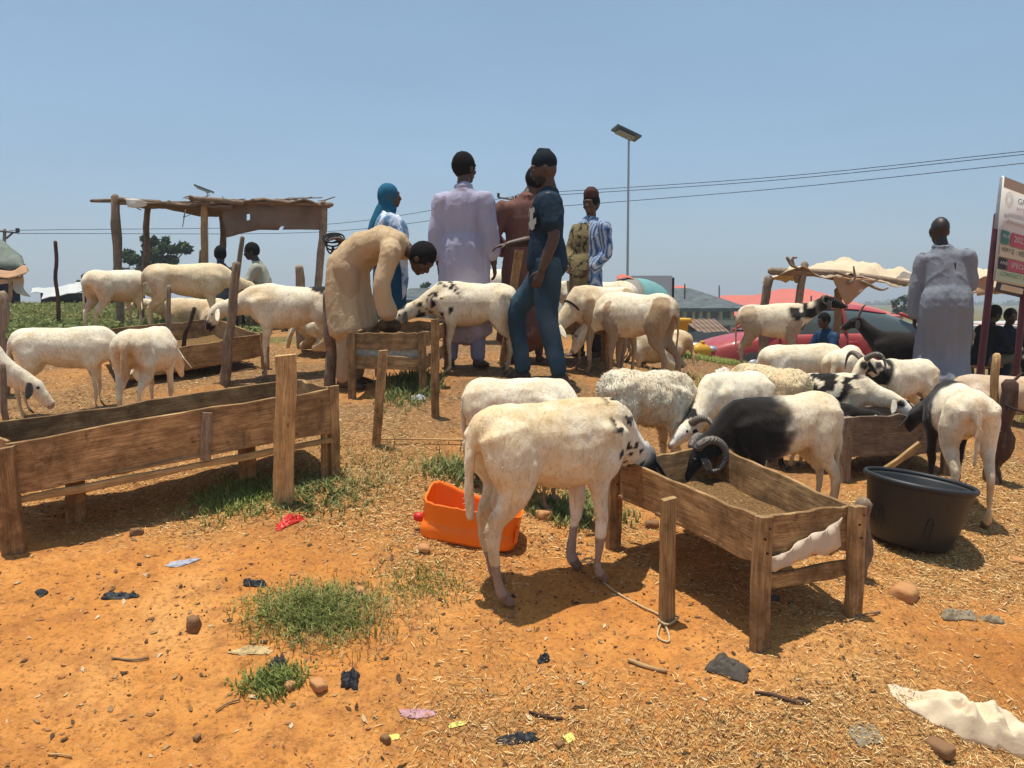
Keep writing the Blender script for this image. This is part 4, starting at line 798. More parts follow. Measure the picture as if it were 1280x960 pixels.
M['maroon'] = simple('maroon_paint', (.085,.018,.028), .5, .4, .3, 9, .3)
def box(mb, c, s, rz=0, bev=0):
    c = np.array(c, float); s = np.array(s, float)/2; V = np.array([(a, b, d) for a in (-1, 1) for b in (-1, 1) for d in (-1, 1)])*s; Q = rot2('z', rz); 
    mb.add(V@Q.T+c, [(0,1,3,2),(4,6,7,5),(0,4,5,1),(2,3,7,6),(0,2,6,4),(1,5,7,3)]); return mb
def bx(name, c, s, mat, parent=None, rz=0): return box(MB(), c, s, rz).build(name, M[mat], parent, False)
# left shelter
Ys = 12.0; sh = empty('market_shelter', gY(270, Ys+.7), 'rickety pole shelter with brush roof and ragged burlap flap at left', 'shelter')
def sp(px, py, Y=Ys): return at(px, py, Y)
def post(name, a, b, w_, mat='wood_grey', par=sh, Y=Ys, n=4, dz=True):
    g = gY(a[0], Y); t = sp(b[0], b[1], Y); r_ = np.random.default_rng(int(a[0])); pts = [g+(t-g)*q+np.r_[r_.normal(0, .015, 2), 0]*(0 < q < 1) for q in np.linspace(-.03, 1, n+2)]
    return pole(name, pts, [w_]*(n+2), M[mat], par, 8, .1, 2, int(a[0]))
post('post', (153,0), (144,246), .065, 'wood_grey'); post('post', (257,0), (256,254), .05, 'wood_pale'); post('post', (396,0), (405,254), .055, 'wood_grey'); post('post', (277,0), (277,264), .05, 'wood_grey', Y=13); post('post', (180,0), (186,252), .05, 'wood_grey', Y=13.6)
for a, b, Ya, Yb, w_ in (((114,251),(200,252),12,12,.026),((238,248),(303,254),11.9,11.9,.038),((300,253),(415,256),12,12,.034),((150,254),(412,258),13.6,13.6,.03),((238,246),(250,254),11.8,13.7,.03),((404,254),(400,260),11.9,13.8,.04),((150,249),(176,254),11.9,13.7,.035),((316,250),(322,257),11.8,13.8,.03)):
    pole('beam', [sp(*a, Ya), (sp(*a, Ya)+sp(*b, Yb))/2+[0,0,.01], sp(*b, Yb)], [w_]*3, M['wood_grey'], sh, 8, .12, 3, int(a[0]))
cloth('roof_mat', [[sp(158,250,11.9),sp(210,254,11.9),sp(258,255,11.9),sp(330,250,11.9),sp(410,254,11.9)],[sp(165,252,12.8),sp(210,258,12.8),sp(262,266,12.8),sp(330,256,12.8),sp(408,257,12.8)],[sp(170,255,13.7),sp(215,257,13.7),sp(262,262,13.7),sp(330,258,13.7),sp(406,259,13.7)]], 'burlap', sh, .03, .05, 8)
cloth('burlap_flap', [[sp(278,257),sp(320,253),sp(362,254),sp(404,258)],[sp(279,276),sp(322,270),sp(362,268),sp(403,272)],[sp(284,297),sp(318,288),sp(348,287),sp(401,287)]], 'burlap', sh, .008, .06, 9, hole=.62)
cloth('roof_mat', [[sp(250,256,11.9),sp(268,258,11.9),sp(290,260,11.9)],[sp(262,268,12.4),sp(276,268,12.4),sp(290,270,12.4)]], 'burlap', sh, .03, .06, 6)
cloth('plastic_rag', [[sp(157,248,11.85),sp(172,249,11.85),sp(184,253,11.85)],[sp(160,259,11.85),sp(172,260,11.85),sp(183,257,11.85)]], 'plastic_white', sh, .004, .06, 5)
tw = MB(); r_ = np.random.default_rng(5)
for i in range(24):
    px = r_.uniform(155, 408); Yt = r_.uniform(11.8, 13.6); p = sp(px, r_.uniform(247, 254), Yt); d = r_.normal(0, 1, 3)*[.22, .2, .035]; tw.add(*tube([p-d, p+r_.normal(0, .02, 3), p+d], [.008, .012, .006], 5))
tw.add(*tube([sp(232,264,11.9), sp(229,272,11.9), sp(238,268,11.9)], [.01,.008,.006], 5)); tw.add(*tube([sp(232,262,11.9), sp(228,284,11.9)], [.008,.006], 5))
tag(tw.build('thatch_twigs', M['wood_grey'], sh), kind='stuff')
# right canvas awning
Ya = 10.5; aw = empty('canvas_awning', gY(1070, 11.2), 'ragged beige canvas awning on rough sticks in front of the red roofs', 'awning')
def ap(px, py, Y=Ya): return at(px, py, Y)
post('post', (948,0), (961,348), .06, 'wood_grey', aw, Ya); post('post', (984,0), (1006,330), .05, 'wood_grey', aw, Ya); post('post', (1040,0), (1048,362), .055, 'wood_grey', aw, 11.4); post('post', (1215,0), (1212,352), .05, 'wood_grey', aw, 12.2)
pole('post', [ap(996,352), ap(990,325), ap(996,322)], [.03,.022,.012], M['wood_grey'], aw)
pole('beam', [ap(963,339), ap(1050,342), ap(1140,354), ap(1250,362)], [.05,.045,.04,.035], M['wood_grey'], aw, 8, .1)
pole('beam', [ap(990,337,10.6), ap(1060,352,13)], [.035,.03], M['wood_grey'], aw, 8, .1)
cloth('canopy', [[ap(952,354,10.6),ap(990,340,10.4),ap(1045,344,10.4),ap(1095,350,10.4),ap(1145,360,10.4),ap(1205,362,10.5),ap(1270,368,10.5)],
  [ap(965,350,11.3),ap(1010,334,11.3),ap(1060,326,11.3),ap(1105,336,11.3),ap(1150,341,11.3),ap(1200,336,11.3),ap(1265,350,11.3)],
  [ap(985,350,12.6),ap(1020,340,12.6),ap(1062,334,12.6),ap(1105,343,12.6),ap(1150,348,12.6),ap(1200,342,12.6),ap(1262,352,12.6)]], 'canvas', aw, .006, .09, 8)
cloth('brown_flap', [[ap(1040,345,10.38),ap(1066,347,10.38),ap(1098,350,10.38)],[ap(1047,362,10.38),ap(1066,364,10.38),ap(1080,362,10.38)],[ap(1056,379,10.38),ap(1059,381,10.38),ap(1063,379,10.38)]], 'canvas_brown', aw, .006, .03, 6)
cloth('white_plastic', [[ap(1118,346,10.9),ap(1128,339,10.9),ap(1142,342,10.9)],[ap(1120,354,10.9),ap(1130,354,10.9),ap(1142,356,10.9)]], 'plastic_white', aw, .004, .08, 5)
cloth('edge_rag', [[ap(1218,352,10.3),ap(1232,345,10.3),ap(1242,350,10.3)],[ap(1219,370,10.3),ap(1233,368,10.3),ap(1241,366,10.3)]], 'canvas_brown', aw, .004, .08, 5)
tw = MB()
for a in (((1060,354),(1068,348),(1067,333)),((1044,340),(1056,344),(1064,347)),((984,322),(990,332),(1000,336)),((1078,352),(1100,362),(1110,360))): tw.add(*tube([ap(*q, 10.35) for q in a], [.022,.018,.01], 6, sub=3))
tag(tw.build('loose_twigs', M['wood_grey'], aw), kind='stuff')
# sign with banner
sg = empty('banner_sign', gY(1240, 7.9), 'tilted white printed banner on two maroon posts at the right edge', 'sign')
s0 = gY(1222, 7.9)-[0,0,.1]; s1 = at(1247, 268, 7.9); pole('post', [s0, (s0+s1)/2, s1], [.034,.034,.034], M['maroon'], sg, 10, 0); 
q0 = gY(1268, 8.7)-[0,0,.1]; q1 = at(1287, 292, 8.7); pole('post', [q0, q1], [.034,.034], M['maroon'], sg, 10, 0)
pole('tube_sleeve', [at(1246,285,7.88), at(1254,222,7.88)], [.028,.028], M['steel'], sg, 10, 0)
TL, BL = at(1254,221,7.84), at(1241.5,351,7.84); ex = nrm(np.array([.84,.30,-.13])); Wb = 1.5; ey = (BL-TL); hb_ = np.linalg.norm(ey); ey = ey/hb_; ez = nrm(np.cross(ey, ex)); ez = ez if ez[1] < 0 else -ez
def bp(u, v, o=0): return TL+ex*u+ey*v+ez*(o)+ez*.02*math.sin(u*4)-ey*(.10*math.sin(min(u, 1.4)*2.2)*-1)*(1-v/hb_)*.5
def strip(name, u0, u1, v0, v1, mat, o, par):
    n = 14; V = []; 
    for i in range(n): u = u0+(u1-u0)*i/(n-1); V += [bp(u, v0, o), bp(u, (v0+v1)/2, o), bp(u, v1, o)]
    return mk(name, V, [(i*3+j, i*3+3+j, i*3+4+j, i*3+1+j) for i in range(n-1) for j in range(2)], M[mat], par, True)
for nm_, c in (('b_white',(.62,.60,.57)),('b_navy',(.05,.06,.14)),('b_pink',(.45,.10,.16)),('b_green',(.06,.20,.18)),('b_cream',(.56,.50,.38)),('b_orange',(.50,.19,.09)),('b_lime',(.45,.52,.38)),('b_dgreen',(.10,.22,.10)),('b_tan',(.45,.36,.28)),('b_black',(.03,.035,.05))): M[nm_] = simple(nm_, c, .6, .3, .08, 4, .1)
bo = strip('banner', 0, Wb, 0, hb_, 'b_white', 0, sg); s_ = bo.modifiers.new('s', 'SOLIDIFY'); s_.thickness = .006; s_.offset = 0
strip('top_fold', 0, Wb, 0, .10, 'b_tan', .015, sg); 
rows = [(.50,.63,'b_green',.02,.12),(.50,.63,'b_pink',.145,Wb),(.645,.755,'b_cream',.02,Wb),(.765,.875,'b_black',.02,.12),(.765,.875,'b_pink',.135,Wb),(.885,.99,'b_lime',.0,Wb)]
for v0, v1, mt, u0, u1 in rows: strip('printed_band', u0, u1, v0*hb_, v1*hb_, mt, .02, sg)
def text(body, u, v, hgt, mat, par, o=.03):
    cu = bpy.data.curves.new('t', 'FONT'); cu.body = body; cu.size = hgt*1.35; cu.extrude = .0; cu.resolution_u = 2; ob = bpy.data.objects.new('t', cu); col.objects.link(ob)
    me = bpy.data.meshes.new_from_object(ob.evaluated_get(bpy.context.evaluated_depsgraph_get())); vv = np.array([x.co[:] for x in me.vertices]); ff = [tuple(p.vertices) for p in me.polygons]
    bpy.data.objects.remove(ob); bpy.data.meshes.remove(me)
    if len(vv): mk('lettering', [bp(u+a*.95, v-b, o) for a, b, _ in vv], ff, M[mat], par, False)
for t_ in (('GREAT LEGACY',.17,.215,.075,'b_navy'),('INTERNATIONAL SCHOOL',.165,.285,.048,'b_pink'),('Admission in Progress',.06,.43,.055,'b_orange'),('NUR',.03,.57,.045,'b_white'),('2023 PUPILS',.17,.585,.075,'b_white'),('VERY',.03,.70,.05,'b_black'),('E : VENUE',.16,.71,.065,'b_black'),('AND',.03,.83,.045,'b_white'),('SPECIAL',.16,.84,.065,'b_white'),('CONTACT US NOW',.04,.94,.055,'b_dgreen')):
    text(t_[0], t_[1], t_[2]*hb_*1.0, t_[3]*.8*hb_, t_[4], sg)
for k in range(3): # crest outline
    a = np.linspace(0, 2*math.pi, 15); mk('crest', [bp(.085+math.cos(q)*(.045-.012*k+d), .20*hb_+math.sin(q)*(.07-.018*k+d), .014) for q in a for d in (0, .004)], [(i*2, i*2+1, i*2+3, i*2+2) for i in range(14)], M['b_tan'], sg)
# lower small board
def strip2(name, pts, mat): 
    o = mk(name, pts, [(0,1,2,3)], M[mat], sg, False); s = o.modifiers.new('s','SOLIDIFY'); s.thickness = .01
strip2('lower_board', [at(1246,351,7.95), at(1284,360,8.9), at(1283,374,8.9), at(1243,364,7.95)], 'b_black'); strip2('lower_print', [at(1252,355,7.9), at(1278,361,8.6), at(1277,368,8.6), at(1250,362,7.9)], 'b_white')
# street lamp
def lamp_post(label, px, Y, ytop, w_, pan, name='street_lamp'):
    g = gY(px, Y); g[0] = at(px, 330, Y)[0]; t = empty(name, g, label, 'street lamp', 'solar street lamps'); top = at(px+1, ytop, Y); k = Y/F
    pole('lamp_pole', [g-[0,0,.3], (g+top)/2, top], [w_*1.2, w_, w_*.8], M['steel'], t, 10, 0)
    c = top+np.array([0, 0, .1]); e = nrm([.86, .25, -.33]); f = nrm(np.cross([0,0,1.], e)); f = nrm(f*np.array([1,1,1])+[0,0,-.12]); n = nrm(np.cross(e, f)); L_, W_ = pan[0]*k/2, pan[1]*k/2; sh_ = -e*pan[2]*k
    V = [c+sh_+e*a*L_+f*b*W_+n*d for d in (0, .08) for a, b in ((-1,-1),(1,-1),(1,1),(-1,1))]; fc = [(3,2,1,0),(4,5,6,7),(0,1,5,4),(1,2,6,5),(2,3,7,6),(3,0,4,7)]
    mk('solar_panel', V, fc, M['panel'], t, False); 
    V = [c+sh_+e*a*L_*.7+f*b*W_*.6-n*.05-n*.06*d for d in (0, 1) for a, b in ((-1,-1),(.9,-1),(.9,1),(-1,1))]; mk('lamp_housing', V, fc, M['tin'], t, False)
    bx('panel_bracket', top+[0,0,.02], (.16,.16,.2), 'steel', t)
lamp_post('tall solar street lamp standing right of the youth in the cap', 785, 36, 172, .055, (34,20,4)); lamp_post('distant solar lamp whose panel peeps over the left shelter roof', 258, 60, 240, .05, (24,6,4))
# power poles and wires
def power_pole(label, px, Y, ytop, arms):
    g = gY(px, Y); top = at(px, ytop, Y); t = empty('power_pole', g, label, 'power pole', 'power poles'); pole('mast', [g-[0,0,.3], top], [.11,.08], M['wood_grey'], t, 8, .05)
    for (a, b) in arms: pole('crossarm', [at(a[0],a[1],Y-.1), at(b[0],b[1],Y-.1)], [.05,.05], M['wood_dark'], t, 6, 0)
    for a in arms[0]: bx('insulator', at(a[0], a[1]-3, Y-.1), (.14,.14,.22), 'shade', t)
power_pole('thin power pole with a crossarm behind the brown robed man', 641, 44, 246, [((623,247),(645,250)),((634,262),(644,250))]); power_pole('power pole with braced crossarm behind the left tent', 6, 42, 287, [((-10,288),(22,291)),((8,298),(16,291))])
def wire(label, P, k=10):
    pts = catmull(np.array(P), k); o = tube(pts, [.016]*len(pts), 5, side=(0,0,1)); tag(mk('power_line', o[0], o[1], M['shade']), label, 'power line', 'overhead power lines')
for lab, a, b, c, d in (('topmost overhead line crossing the upper right sky',(1300,187),(960,222),(646,243),45),('second overhead line just below the topmost one',(1300,191),(960,226),(646,247),46),('third overhead line sagging lowest on the right',(1300,202),(960,237),(646,262),47)):
    wire(lab, [at(a[0],a[1],34), at(b[0],b[1],40), at(c[0],c[1],44)])
for lab, a, b, c in (('upper overhead line running behind the left shelter',(640,246),(400,281),(12,288)),('lower overhead line running behind the left shelter',(640,262),(400,290),(22,292))): wire(lab, [at(a[0],a[1],44), at(b[0],b[1],50), at(c[0],c[1],42)])
# left tent
tt = empty('market_tent', gY(5, 20), 'dark stall under green netting and a striped orange canvas at the left edge', 'tent'); tp = lambda x, y, Y=20: at(x, y, Y)
bx('back_wall', gY(-30, 21)+[0,0,.55], (1.9,1.2,1.4), 'shade', tt); post('post', (16,0), (15,344), .04, 'wood_pale', tt, 19.8)
cloth('canopy', [[tp(-60,326,19.6),tp(-20,334,19.6),tp(10,340,19.6),tp(30,332,19.6),tp(35,338,19.6)],[tp(-60,335,19.3),tp(-20,345,19.3),tp(10,348,19.3),tp(28,344,19.3),tp(33,341,19.3)]], 'canvas_brown', tt, .02, .03, 5)
cloth('netting', [[tp(-60,318,19.8),tp(-20,330,19.8),tp(10,336,19.8),tp(32,328,19.8)],[tp(-60,292,20.6),tp(-20,294,20.6),tp(6,304,20.6),tp(28,322,20.4)],[tp(-60,300,22),tp(-20,304,22),tp(6,310,22),tp(28,326,22)]], 'netting', tt, .02, .08, 5)
cloth('canvas_drape', [[tp(14,346,19.5),tp(22,345,19.5),tp(28,342,19.5)],[tp(16,358,19.5),tp(24,360,19.5),tp(30,360,19.5)],[tp(20,366,19.3),tp(30,370,19.3),tp(38,371,19.3)]], 'canvas', tt, .02, .05, 5)
cloth('canvas_drape', [[tp(-40,344,19.5),tp(-10,348,19.5),tp(12,349,19.5)],[tp(-40,352,19.5),tp(-10,356,19.5),tp(12,354,19.5)]], 'canvas', tt, .02, .05, 5)
# tin sheds at left
def shed(label, x0, x1, Y, ye, yr, dep, roof='tin_roof', wall='shade', slope=0, par=None):
    g = gY((x0+x1)/2, Y+dep/2); t = empty('tin_shed', g, label, 'shed', 'low sheds')
    a, b = at(x0, ye, Y), at(x1, ye+slope, Y); wd = b[0]-a[0]; zt = min(a[2], b[2]); bx('wall', ((a[0]+b[0])/2, Y+.25+dep/2, (g[2]-.3+zt)/2), (wd*.94, dep*.9, zt-g[2]+.3), wall, t)
    c, d = at(x0, yr, Y+dep)*[1,1,1], at(x1, yr+slope, Y+dep); n = max(4, int(wd/.22)); V = []; Fq = []
    for i in range(n+1):
        u = i/n; z = .03*(i % 2); V += [a*(1-u)+b*u+[0,-.1,z], (a*(1-u)+b*u+c*(1-u)+d*u)/2+[0,0,z], c*(1-u)+d*u+[0,0,z]]
    for i in range(n):
        for j in range(2): Fq.append((i*3+j, i*3+3+j, i*3+4+j, i*3+1+j))
    o = mk('roof', V, Fq, M[roof], t, False); s = o.modifiers.new('s','SOLIDIFY'); s.thickness = .02; return t
shed('long low shed with a bright tin roof right of the left tent', 40, 92, 30, 366, 360, 4); shed('sloping tin shed behind the lone reddish pole', 54, 108, 24, 374, 362, 3.5, slope=-10); shed('small pale roofed shed behind the tall sheep with the hanging tail', 94, 122, 33, 361, 353, 4)
M['rust'] = None
m = NT('rusty_iron', .8, .2); v = m.coord(); m.base(m.ramp(m.noise(m.coord((1.6,.3,1)), 2.2, 6, .7), [(.35, (.13,.055,.035)), (.5, (.30,.19,.14)), (.62, (.46,.36,.28))])); m.bump(m.noise(v, 20, 3), .3, .02); M['rust'] = m.m
M['blue'] = simple('blue_grey_iron', (.06,.10,.14), .7, .2, .3, 2, .2); M['fencem'] = simple('pale_blue_iron', (.16,.22,.23), .8, .2, .35, 1.2, .2)
M['red_roof'] = simple('red_roof_sheet', (.52,.13,.09), .6, .25, .15, .4, .1); M['mottled'] = simple('weathered_tiles', (.10,.115,.12), .9, .1, .8, 1.6, .4, .05)
# huddled buildings
def house(label, x0, x1, Y, ybase, yeave, yridge, rx0, rx1, roofm, dep=10, wall='wall', wins=(), name='house', over=1.0):
    """front wall facing the camera, hipped roof, windows set in"""
    g = gY((x0+x1)/2, Y); t = empty(name, (at((x0+x1)/2, 400, Y)[0], Y+dep/2, g[2]), label, 'building', 'buildings beyond the market')
    a, b = at(x0, yeave, Y), at(x1, yeave, Y); zb = min(g[2], at(x0, ybase, Y)[2])-1; bx('wall', ((a[0]+b[0])/2, Y+dep/2, (zb+a[2])/2), (b[0]-a[0], dep, a[2]-zb), wall, t)
    r0, r1 = at(rx0, yridge, Y+dep/2), at(rx1, yridge, Y+dep/2); o = over; A_ = [np.array([a[0]-o, Y-o, a[2]-.12]), np.array([b[0]+o, Y-o, a[2]-.12]), np.array([b[0]+o, Y+dep+o, a[2]-.12]), np.array([a[0]-o, Y+dep+o, a[2]-.12])]
    V = A_+[r0, r1]+[p-[0,0,.25] for p in A_]; mk('roof', V, [(0,1,5,4),(1,2,5),(2,3,4,5),(3,0,4),(0,6,7,1),(1,7,8,2),(2,8,9,3),(3,9,6,0),(9,8,7,6)], M[roofm], t, False)
    for (wx, wy, ww, wh) in wins:
        c = at(wx, wy, Y); k = Y/F; f = box(MB(), (c[0], Y-.02, c[2]), (ww*k+.25, .14, wh*k+.25)).build('window', M['plaster_pale'], t, False); box(MB(), (c[0], Y-.11, c[2]), (ww*k, .08, wh*k)).build('pane', M['window'], f, False)
    return t
M['plaster_pale'] = simple('pale_plaster', (.50,.45,.37), .9, .1, .15, 1, .2)
b1 = house('two storey beige building with a dark tiled hip roof and a row of windows', 838, 918, 60, 430, 383, 360, 838, 862, 'mottled', 12, wins=[(848,393,7,9),(862,393,7,9),(870,395,4,12),(879,393,6,9),(892,393,9,9),(907,393,9,9),(848,412,7,8),(862,412,7,8),(892,412,8,8),(907,412,8,8)])
k = 60/F; 
for px in (843,855,866,875,885,900,914): bx('pilaster', (at(px,400,60)[0], 59.85, at(px,403,60)[2]), (.22,.2,36*k), 'plaster_pale', b1)
bx('floor_band', (at(878,403,60)[0], 59.8, at(878,403,60)[2]), (80*k,.35,.35), 'plaster_pale', b1)
house('far building with a plain red roof behind the beige one', 836, 858, 75, 430, 366, 357, 840, 854, 'red_roof', 10)
house('long red roofed building between the beige one and the awning', 888, 975, 82, 430, 384, 369, 905, 960, 'red_roof', 14, wins=[(930,396,8,8),(948,396,8,8)])
house('large building with a wide red hip roof seen behind the canvas awning', 935, 1108, 70, 430, 393, 361, 975, 1010, 'red_roof', 20, wall='conc', wins=[(925+i*16, 402, 7, 8) for i in range(2, 11)])
house('far low building with a salmon wall behind the seated boys', 1225, 1310, 60, 430, 405, 401, 1235, 1300, 'tin_roof', 8, wall='salmon') if M.setdefault('salmon', simple('salmon_plaster', (.52,.24,.15), .9, .1, .15, 1, .2)) else 0
house('grey block building left of the lavender man under a dark sheet roof', 506, 542, 34, 410, 371, 360, 512, 538, 'mottled', 5, wall='conc', wins=[(514,388,5,9),(524,388,5,9)], over=.3)
house('small building with a red sheet roof just left of the lavender man', 536, 556, 32, 410, 373, 361, 540, 553, 'red_roof', 5, wall='wood', over=.2) 
wl = empty('concrete_wall', gY(815,22), 'bare grey concrete wall behind the domed tarpaulin', 'wall'); c = at(815,378,22); bx('panel', (c[0]-.02,22.1,c[2]-.15), (51*.022,.2,1.75), 'conc', wl); bx('corner_post', (at(841,378,22)[0],22.05,c[2]-.3), (.06,.12,1.95), 'shade', wl)
for (px, yt, Y) in ((856,355,62),(899,357,72),(1014,370,60)): pole('roof_mast', [at(px,yt+22,Y), at(px,yt,Y)], [.06,.05], M['shade'], None); tag(col.objects[-1], {856:'thin mast rising over the dark tiled roof',899:'thin mast before the long red roof',1014:'thin mast in front of the wide red hip roof'}[px], 'mast', 'thin masts over the roofs')
# domed umbrella / tarpaulin
um = empty('tarpaulin_dome', gY(795, 14), 'domed grey tarpaulin with a teal side behind the youth', 'tarpaulin'); cc = at(790, 388, 14); Vd = []; n, mm_ = 28, 8
for i in range(mm_+1):
    for j in range(n+1):
        t = i/mm_*math.pi/2; a = j/n*2*math.pi; rr_ = .70*math.sin(t)*(1+.03*math.cos(8*a)*math.sin(t)); Vd.append(cc+[rr_*math.cos(a), rr_*math.sin(a)*.8, .56*math.cos(t)**.8-.02*math.cos(8*a)*math.sin(t)])
fa = [[], []]
for i in range(mm_):
    for j in range(n): fa[1 if (j < 3 or j >= n-6) else 0].append((i*(n+1)+j, (i+1)*(n+1)+j, (i+1)*(n+1)+j+1, i*(n+1)+j+1))
for k_, nm_, mt in ((0, 'grey_sheet', 'greybeige'), (1, 'teal_sheet', 'teal')):
    us = sorted({((i//(n+1))*(n+1)+(i % (n+1)) % n) for f in fa[k_] for i in f}); mp_ = {a_: b_ for b_, a_ in enumerate(us)}; ff = [tuple(mp_[(i//(n+1))*(n+1)+(i % (n+1)) % n] for i in f) for f in fa[k_]]
    o = mk(nm_, [Vd[i] for i in us], ff, M[mt], um, True); s = o.modifiers.new('s', 'SOLIDIFY'); s.thickness = .015
cloth('red_rag', [[at(771,345,14),at(780,341,14),at(790,346,14)],[at(772,349,13.8),at(781,347,13.8),at(792,349,13.8)]], 'red_roof', um, .01, .03, 5)
pole('pole', [gY(790,14), cc+[0,0,.5]], [.025,.025], M['steel'], um)
# rusty gable shed and fence
rs = empty('rusty_shed', gY(872, 26), 'shed with a rust streaked iron roof and blue gable in front of the beige building', 'shed', 'low sheds')
G = [at(842,418,26), at(856,399,26), at(879,418,26)]; Bk = at(915,416,28.5); off = np.array([at(915,416,26)[0]-G[2][0], 0, 0]); gzb = gY(872,26)[2]-.5
mk('gable_wall', [G[0], G[1], G[2], G[2]*[1,1,0]+[0,0,gzb], G[0]*[1,1,0]+[0,0,gzb]], [(0,1,2,3,4)], M['blue'], rs, False); o=bpy.context.scene.collection.objects[-1]; s=o.modifiers.new('s','SOLIDIFY'); s.thickness=.04
n = 12
for k_ in range(n):
    u0, u1 = k_/n, (k_+1)/n-.004; A1, A2 = G[1]+off*u0+[-.12*(k_==0),-.05,0], G[1]+off*u1+[0,-.05,0]; B1, B2 = G[2]+off*u0+[.05,-.45,-.12], G[2]+off*u1+[.05,-.45,-.12]; h = .02*(k_ % 2)
    o = mk('roof_sheet', [A1+[0,0,h], A2+[0,0,h], B2+[0,0,h], B1+[0,0,h]], [(3,2,1,0)], M['rust'], rs, False); s = o.modifiers.new('s', 'SOLIDIFY'); s.thickness = .015
bx('side_wall', (G[2][0]+off[0]/2, 26.6, G[2][2]-.6), (off[0], .1, 1.1), 'blue', rs)
fn = empty('sheet_fence', gY(880, 21), 'pale blue iron sheet fence below the rusty shed roof', 'fence')
for i in range(9): c = at(853+i*10, 428, 21+.02*(i % 2)); bx('fence_sheet', (c[0], c[1], c[2]-.1), (.208,.015,.72+.03*(i%3)), 'fencem', fn)
# plastic drums and bin
M['yellow'] = simple('yellow_plastic', (.62,.33,.035), .5, .35, .15, 6, .1); M['orange'] = simple('orange_plastic', (.92,.19,.010), .42, .4, .12, 7, .15, .004); M['black_pl'] = simple('black_rubber', (.022,.023,.026), .5, .4, .25, 14, .35, .002)
yb = empty('waste_bin', gY(845, 9.6), 'yellow plastic bin with a flared open top standing behind the lying sheep', 'bin'); p = np.array(yb.location)
def ring_wall(name, prof, c, mat, par, seg=32, sq=1.0, rz=0, tilt=None, ex=(1,1)):
    V = []; a = np.arange(seg)*2*math.pi/seg
    for r, z in prof:
        ca, sa = np.cos(a), np.sin(a); k2 = (np.abs(ca)**sq+np.abs(sa)**sq)**(-1/sq) if sq != 1.0 else 1
        V.append(np.c_[r*ca*k2*ex[0], r*sa*k2*ex[1], np.full(seg, z)])
    V = np.vstack(V)@rot2('z', rz).T
    if tilt is not None: V = V@tilt.T
    m_ = len(prof); Fc = [(i*seg+j, i*seg+(j+1)%seg, (i+1)*seg+(j+1)%seg, (i+1)*seg+j) for i in range(m_-1) for j in range(seg)]; Fc.append(tuple(range(seg-1,-1,-1))); Fc.append(tuple((m_-1)*seg+j for j in range(seg)))
    return mk(name, V+np.asarray(c), Fc, M[mat], par, True)
ring_wall('tub', [(.08,0),(.085,.01),(.105,.40),(.115,.41),(.118,.43),(.10,.43),(.095,.40),(.07,.03)], p, 'yellow', yb, 24, 6.0, R(20)); ring_wall('rim', [(.118,.40),(.135,.40),(.14,.45),(.12,.46),(.105,.45)], p, 'yellow', yb, 24, 6.0, R(20))
oj = empty('jerrycan', gY(874, 10.3), 'small orange plastic can in the grass near the yellow bin', 'jerrycan'); p = np.array(oj.location); ring_wall('can_body', [(.09,.16),(.11,.17),(.115,.26),(.06,.30),(.03,.32)], p+[0,0,-.15], 'yellow', oj, 20, 5.0, .4, ex=(1.2,.8)); ring_wall('handle', [(.02,.31),(.035,.32),(.03,.35)], p+[0.03,0,-.15], 'yellow', oj, 10)
# ------------------------------------------------------------------ red car, facing left
m = NT('red_car_paint', .5, .4); m.base(m.mix(m.ramp(m.noise(m.coord(), 2.5, 5, .7), [(.35, g3(.05)), (.7, g3(.35))]), (.36,.012,.03), (.40,.20,.13))); m.b.inputs['Coat Weight'].default_value = .25; M['paint'] = m.m
m = NT('car_glass', .08, .8); m.base((.10,.13,.13)); M['glass'] = m.m
M['tyre'] = simple('tyre_rubber', (.02,.02,.02), .85, .2, .2, 20, .2); M['chrome'] = simple('alloy', (.5,.5,.52), .3, .6, .05, 10, 0, metal=.8)
cg = gY(1035, 15); car = empty('parked_car', cg, 'dusty dark red saloon car parked side-on behind the sheep at right', 'car'); CM = Matrix.Translation(Vector(cg)); car.matrix_basis = CM
c0 = cg+np.array([-.25, 0, -.02])
# side profile stations: x (front = -2.25), half width, sill z, shoulder z, roof z (0 where no cabin)
St = [(-2.28,.55,.35,.55,0),(-2.2,.72,.25,.68,0),(-1.9,.84,.22,.80,0),(-1.4,.88,.20,.90,0),(-1.0,.89,.20,.955,0),(-.85,.89,.20,.965,0),(-.2,.90,.20,.97,0),(.5,.90,.20,.985,0),(1.2,.89,.22,1.0,0),(1.8,.86,.25,.99,0),(2.15,.78,.30,.93,0),(2.28,.6,.38,.75,0)]
V = []; n = 14
for x, hw, z0, z1, _ in St:
    sec = [(-hw*.9,z0),(-hw,z0+.10),(-hw*1.01,(z0+z1)/2),(-hw*.97,z1-.06),(-hw*.86,z1),(-hw*.4,z1+.035),(0,z1+.045),(hw*.4,z1+.035),(hw*.86,z1),(hw*.97,z1-.06),(hw*1.01,(z0+z1)/2),(hw,z0+.10),(hw*.9,z0),(0,z0-.02)]
    V += [c0+[x, a, b] for a, b in sec]
Fc = [(i*n+j, (i+1)*n+j, (i+1)*n+(j+1)%n, i*n+(j+1)%n) for i in range(len(St)-1) for j in range(n)]+[tuple(range(n)), tuple((len(St)-1)*n+j for j in range(n-1,-1,-1))]
o = mk('body', V, Fc, M['paint'], car, True); s = o.modifiers.new('s', 'SUBSURF'); s.levels = s.render_levels = 2
Cb = [(-1.30,.80,.95,.97),(-.95,.76,.95,1.20),(-.55,.70,.96,1.42),(-.1,.67,.97,1.485),(.5,.66,.98,1.47),(1.05,.70,.99,1.34),(1.62,.78,1.0,1.04)]; V = []; n = 9
